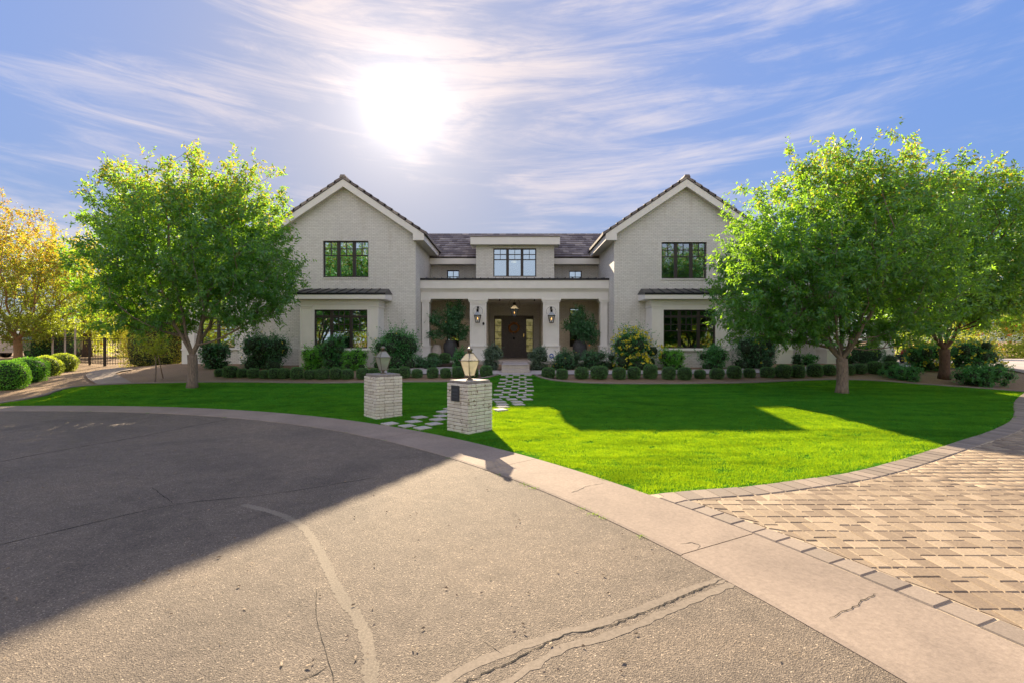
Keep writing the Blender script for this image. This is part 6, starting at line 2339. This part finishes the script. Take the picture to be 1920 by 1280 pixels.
# ------------------------------------------------------------------ pickup truck at the left edge
def truck():
    Y0 = 32.0
    xr = W(30, 0, Y0)[0]; xl = xr - 2.0
    z0 = float(zt(xr, Y0))
    r = empty("pickup_truck", ((xl + xr) / 2, Y0 + 2.8, z0), "silver pickup truck parked behind the golden tree, tail towards the camera", "truck")
    xm_ = (xl + xr) / 2
    b = MB()
    b.prism([(Y0 + .05, .55), (Y0 + .05, 1.22), (Y0 + 3.4, 1.22), (Y0 + 5.4, 1.12), (Y0 + 5.6, .9), (Y0 + 5.6, .5), (Y0 + .1, .5)], xl, xr, 'x')
    for i, v in enumerate(b.v): b.v[i] = (v[0], v[1], v[2] + z0)
    b.build("body", M['truck'], r)
    c = MB()
    c.add([(xl + .05, Y0 + 1.9, z0 + 1.22), (xr - .05, Y0 + 1.9, z0 + 1.22), (xr - .05, Y0 + 4.2, z0 + 1.2), (xl + .05, Y0 + 4.2, z0 + 1.2),
           (xl + .2, Y0 + 2.1, z0 + 1.86), (xr - .2, Y0 + 2.1, z0 + 1.86), (xr - .2, Y0 + 3.5, z0 + 1.86), (xl + .2, Y0 + 3.5, z0 + 1.86)],
          [(0, 1, 5, 4), (1, 2, 6, 5), (2, 3, 7, 6), (3, 0, 4, 7), (4, 5, 6, 7)])
    c.build("cab", M['truck'], r)
    w = MB(); w.add([(xl + .18, Y0 + 1.92, z0 + 1.30), (xr - .18, Y0 + 1.92, z0 + 1.30), (xr - .30, Y0 + 2.07, z0 + 1.74), (xl + .30, Y0 + 2.07, z0 + 1.74)], [(0, 1, 2, 3)]); w.build("rear_window", M['glass_dark'], r)
    t = MB(); t.box(xl + .2, xr - .2, Y0 + .01, Y0 + .05, z0 + .62, z0 + 1.20); t.box(xm_ - .12, xm_ + .12, Y0 - .01, Y0 + .009, z0 + 1.02, z0 + 1.12); t.build("tailgate", M['truck'], r)
    for xx in (xl + .01, xr - .18):
        q = MB(); q.box(xx, xx + .17, Y0 - .01, Y0 + .049, z0 + .72, z0 + 1.16); q.build("tail_light", M['tail'], r)
    bp = MB(); bp.box(xl + .02, xr - .02, Y0 - .12, Y0 + .02, z0 + .36, z0 + .56); bp.build("bumper", M['chrome'], r)
    for yy in (Y0 + 1.1, Y0 + 4.6):
        for xx in (xl + .02, xr - .24):
            o_ = MB(); o_.tube([(xx, yy, z0 + .37), (xx + .22, yy, z0 + .37)], .37, 20); wh = o_.build("wheel", M['rubber'], r)
            q = MB(); q.tube([(xx - .01, yy, z0 + .37), (xx + .23, yy, z0 + .37)], .20, 14); q.build("rim", M['chrome'], wh)


truck()

# ------------------------------------------------------------------ trees beyond the street, seen only as reflections
def tree_line():
    g = np.random.default_rng(77)
    P, S = [], []
    for (x, y, r_, h) in ((-34, -26, 5, 11), (-24, -34, 6, 13), (-12, -38, 5.5, 10), (-2, -40, 5, 7), (8, -38, 5, 6.5), (18, -34, 5.5, 8), (30, -28, 6, 10), (40, -18, 6, 10), (-44, -14, 6, 11), (-18, -30, 4.5, 9), (-7, -33, 5, 8), (2, -33, 4, 6), (13, -32, 5, 7.5), (24, -28, 5, 9), (36, -24, 5, 9), (-30, -20, 5, 10), (-52, -4, 6, 12), (-46, -26, 7, 10), (-40, -32, 7, 10), (-56, -16, 7, 11), (52, -6, 6, 12)):
        n = 4200
        d = g.normal(size=(n, 3)); d /= np.linalg.norm(d, axis=1, keepdims=True)
        r2 = g.uniform(.6, 1, n)[:, None]
        p = np.array([x, y, h * .5]) + d * r2 * np.array([r_, r_, h * .52])
        P.append(p)
    P = np.concatenate(P)
    V, Q = leaf_arrays(P, g.normal(size=P.shape), .55, .5, g)
    rnd = np.repeat(g.uniform(0, 1, len(P)), 4)
    me = mesh_np("tree_line", V, Q, mats=[M['leaf_lime']], attrs={"rnd": rnd, "tip": np.repeat((g.uniform(0, 1, len(P)) < .2).astype(float), 4)})
    o = bpy.data.objects.new("tree_line", me); link(o); o["kind"] = "stuff"
    tag(o, "sunlit trees across the street mirrored in the windows", "trees")


tree_line()

# ------------------------------------------------------------------ fallen leaves and chips on the street
def litter():
    g = np.random.default_rng(15)
    P = []
    px = [(160, 1112), (200, 1110), (218, 1065), (95, 1045), (275, 1090), (372, 922), (250, 895), (598, 1118), (1222, 1036), (1169, 1002), (1500, 1230), (455, 1022), (443, 1010), (60, 1152), (1035, 1205),
          (150, 778), (236, 783), (300, 810), (152, 848), (840, 985), (970, 988), (700, 1060), (1012, 1005), (330, 838), (620, 880), (540, 905), (720, 870), (1190, 1045), (1460, 1240), (1050, 1260)]
    for p in px: P.append(G(*p))
    for _ in range(150):
        P.append(G(g.uniform(0, 1250), 785 + 480 * g.uniform(0, 1) ** 1.3))
    P = np.array([p for p in P if math.hypot(p[0] - CX, p[1] - CY) < R_IN - .1])
    P[:, 2] = .012
    D = g.normal(size=P.shape); D[:, 2] *= .15
    V, Q = leaf_arrays(P, D, .035, .4, g)
    V[:, 2] = np.maximum(V[:, 2], .006)
    me = mesh_np("leaf_litter", V, Q, mats=[M['chip']], attrs={"rnd": np.repeat(g.uniform(0, 1, len(P)), 4), "tip": np.zeros(len(V))})
    o = bpy.data.objects.new("leaf_litter", me); link(o); o["kind"] = "stuff"
    tag(o, "dry fallen leaves and chips scattered on the asphalt", "leaf litter")


litter()


# weeds in the joint between kerb and street
def kerb_weeds():
    g = np.random.default_rng(19)
    P, D = [], []
    for px, py in ((1000, 902), (1008, 905), (1022, 911), (1115, 948), (1133, 957), (430, 781), (296, 771), (175, 770), (660, 809), (860, 855), (955, 886), (1242, 934), (1268, 938), (735, 823), (1232, 1000), (600, 798)):
        X, Y, Z = G(px, py)
        a_ = math.atan2(Y - CY, X - CX); X, Y = CX + (R_IN - .012) * math.cos(a_), CY + (R_IN - .012) * math.sin(a_)
        k = g.integers(12, 30)
        P.append(np.c_[X + g.normal(0, .035, k), Y + g.normal(0, .02, k), np.full(k, .002)])
        D.append(np.c_[g.normal(0, .6, k), g.normal(0, .6, k), g.uniform(.5, 1.3, k)])
    P = np.concatenate(P); D = np.concatenate(D)
    V, Q = leaf_arrays(P, D, .028, .14, g)
    me = mesh_np("kerb_weeds", V, Q, mats=[M['grass']], attrs={"rnd": np.repeat(g.uniform(0, 1, len(P)), 4), "tip": np.zeros(len(V))})
    o = bpy.data.objects.new("kerb_weeds", me); link(o); o["kind"] = "stuff"
    tag(o, "small green weeds growing in the joint between kerb and street", "weeds")


kerb_weeds()
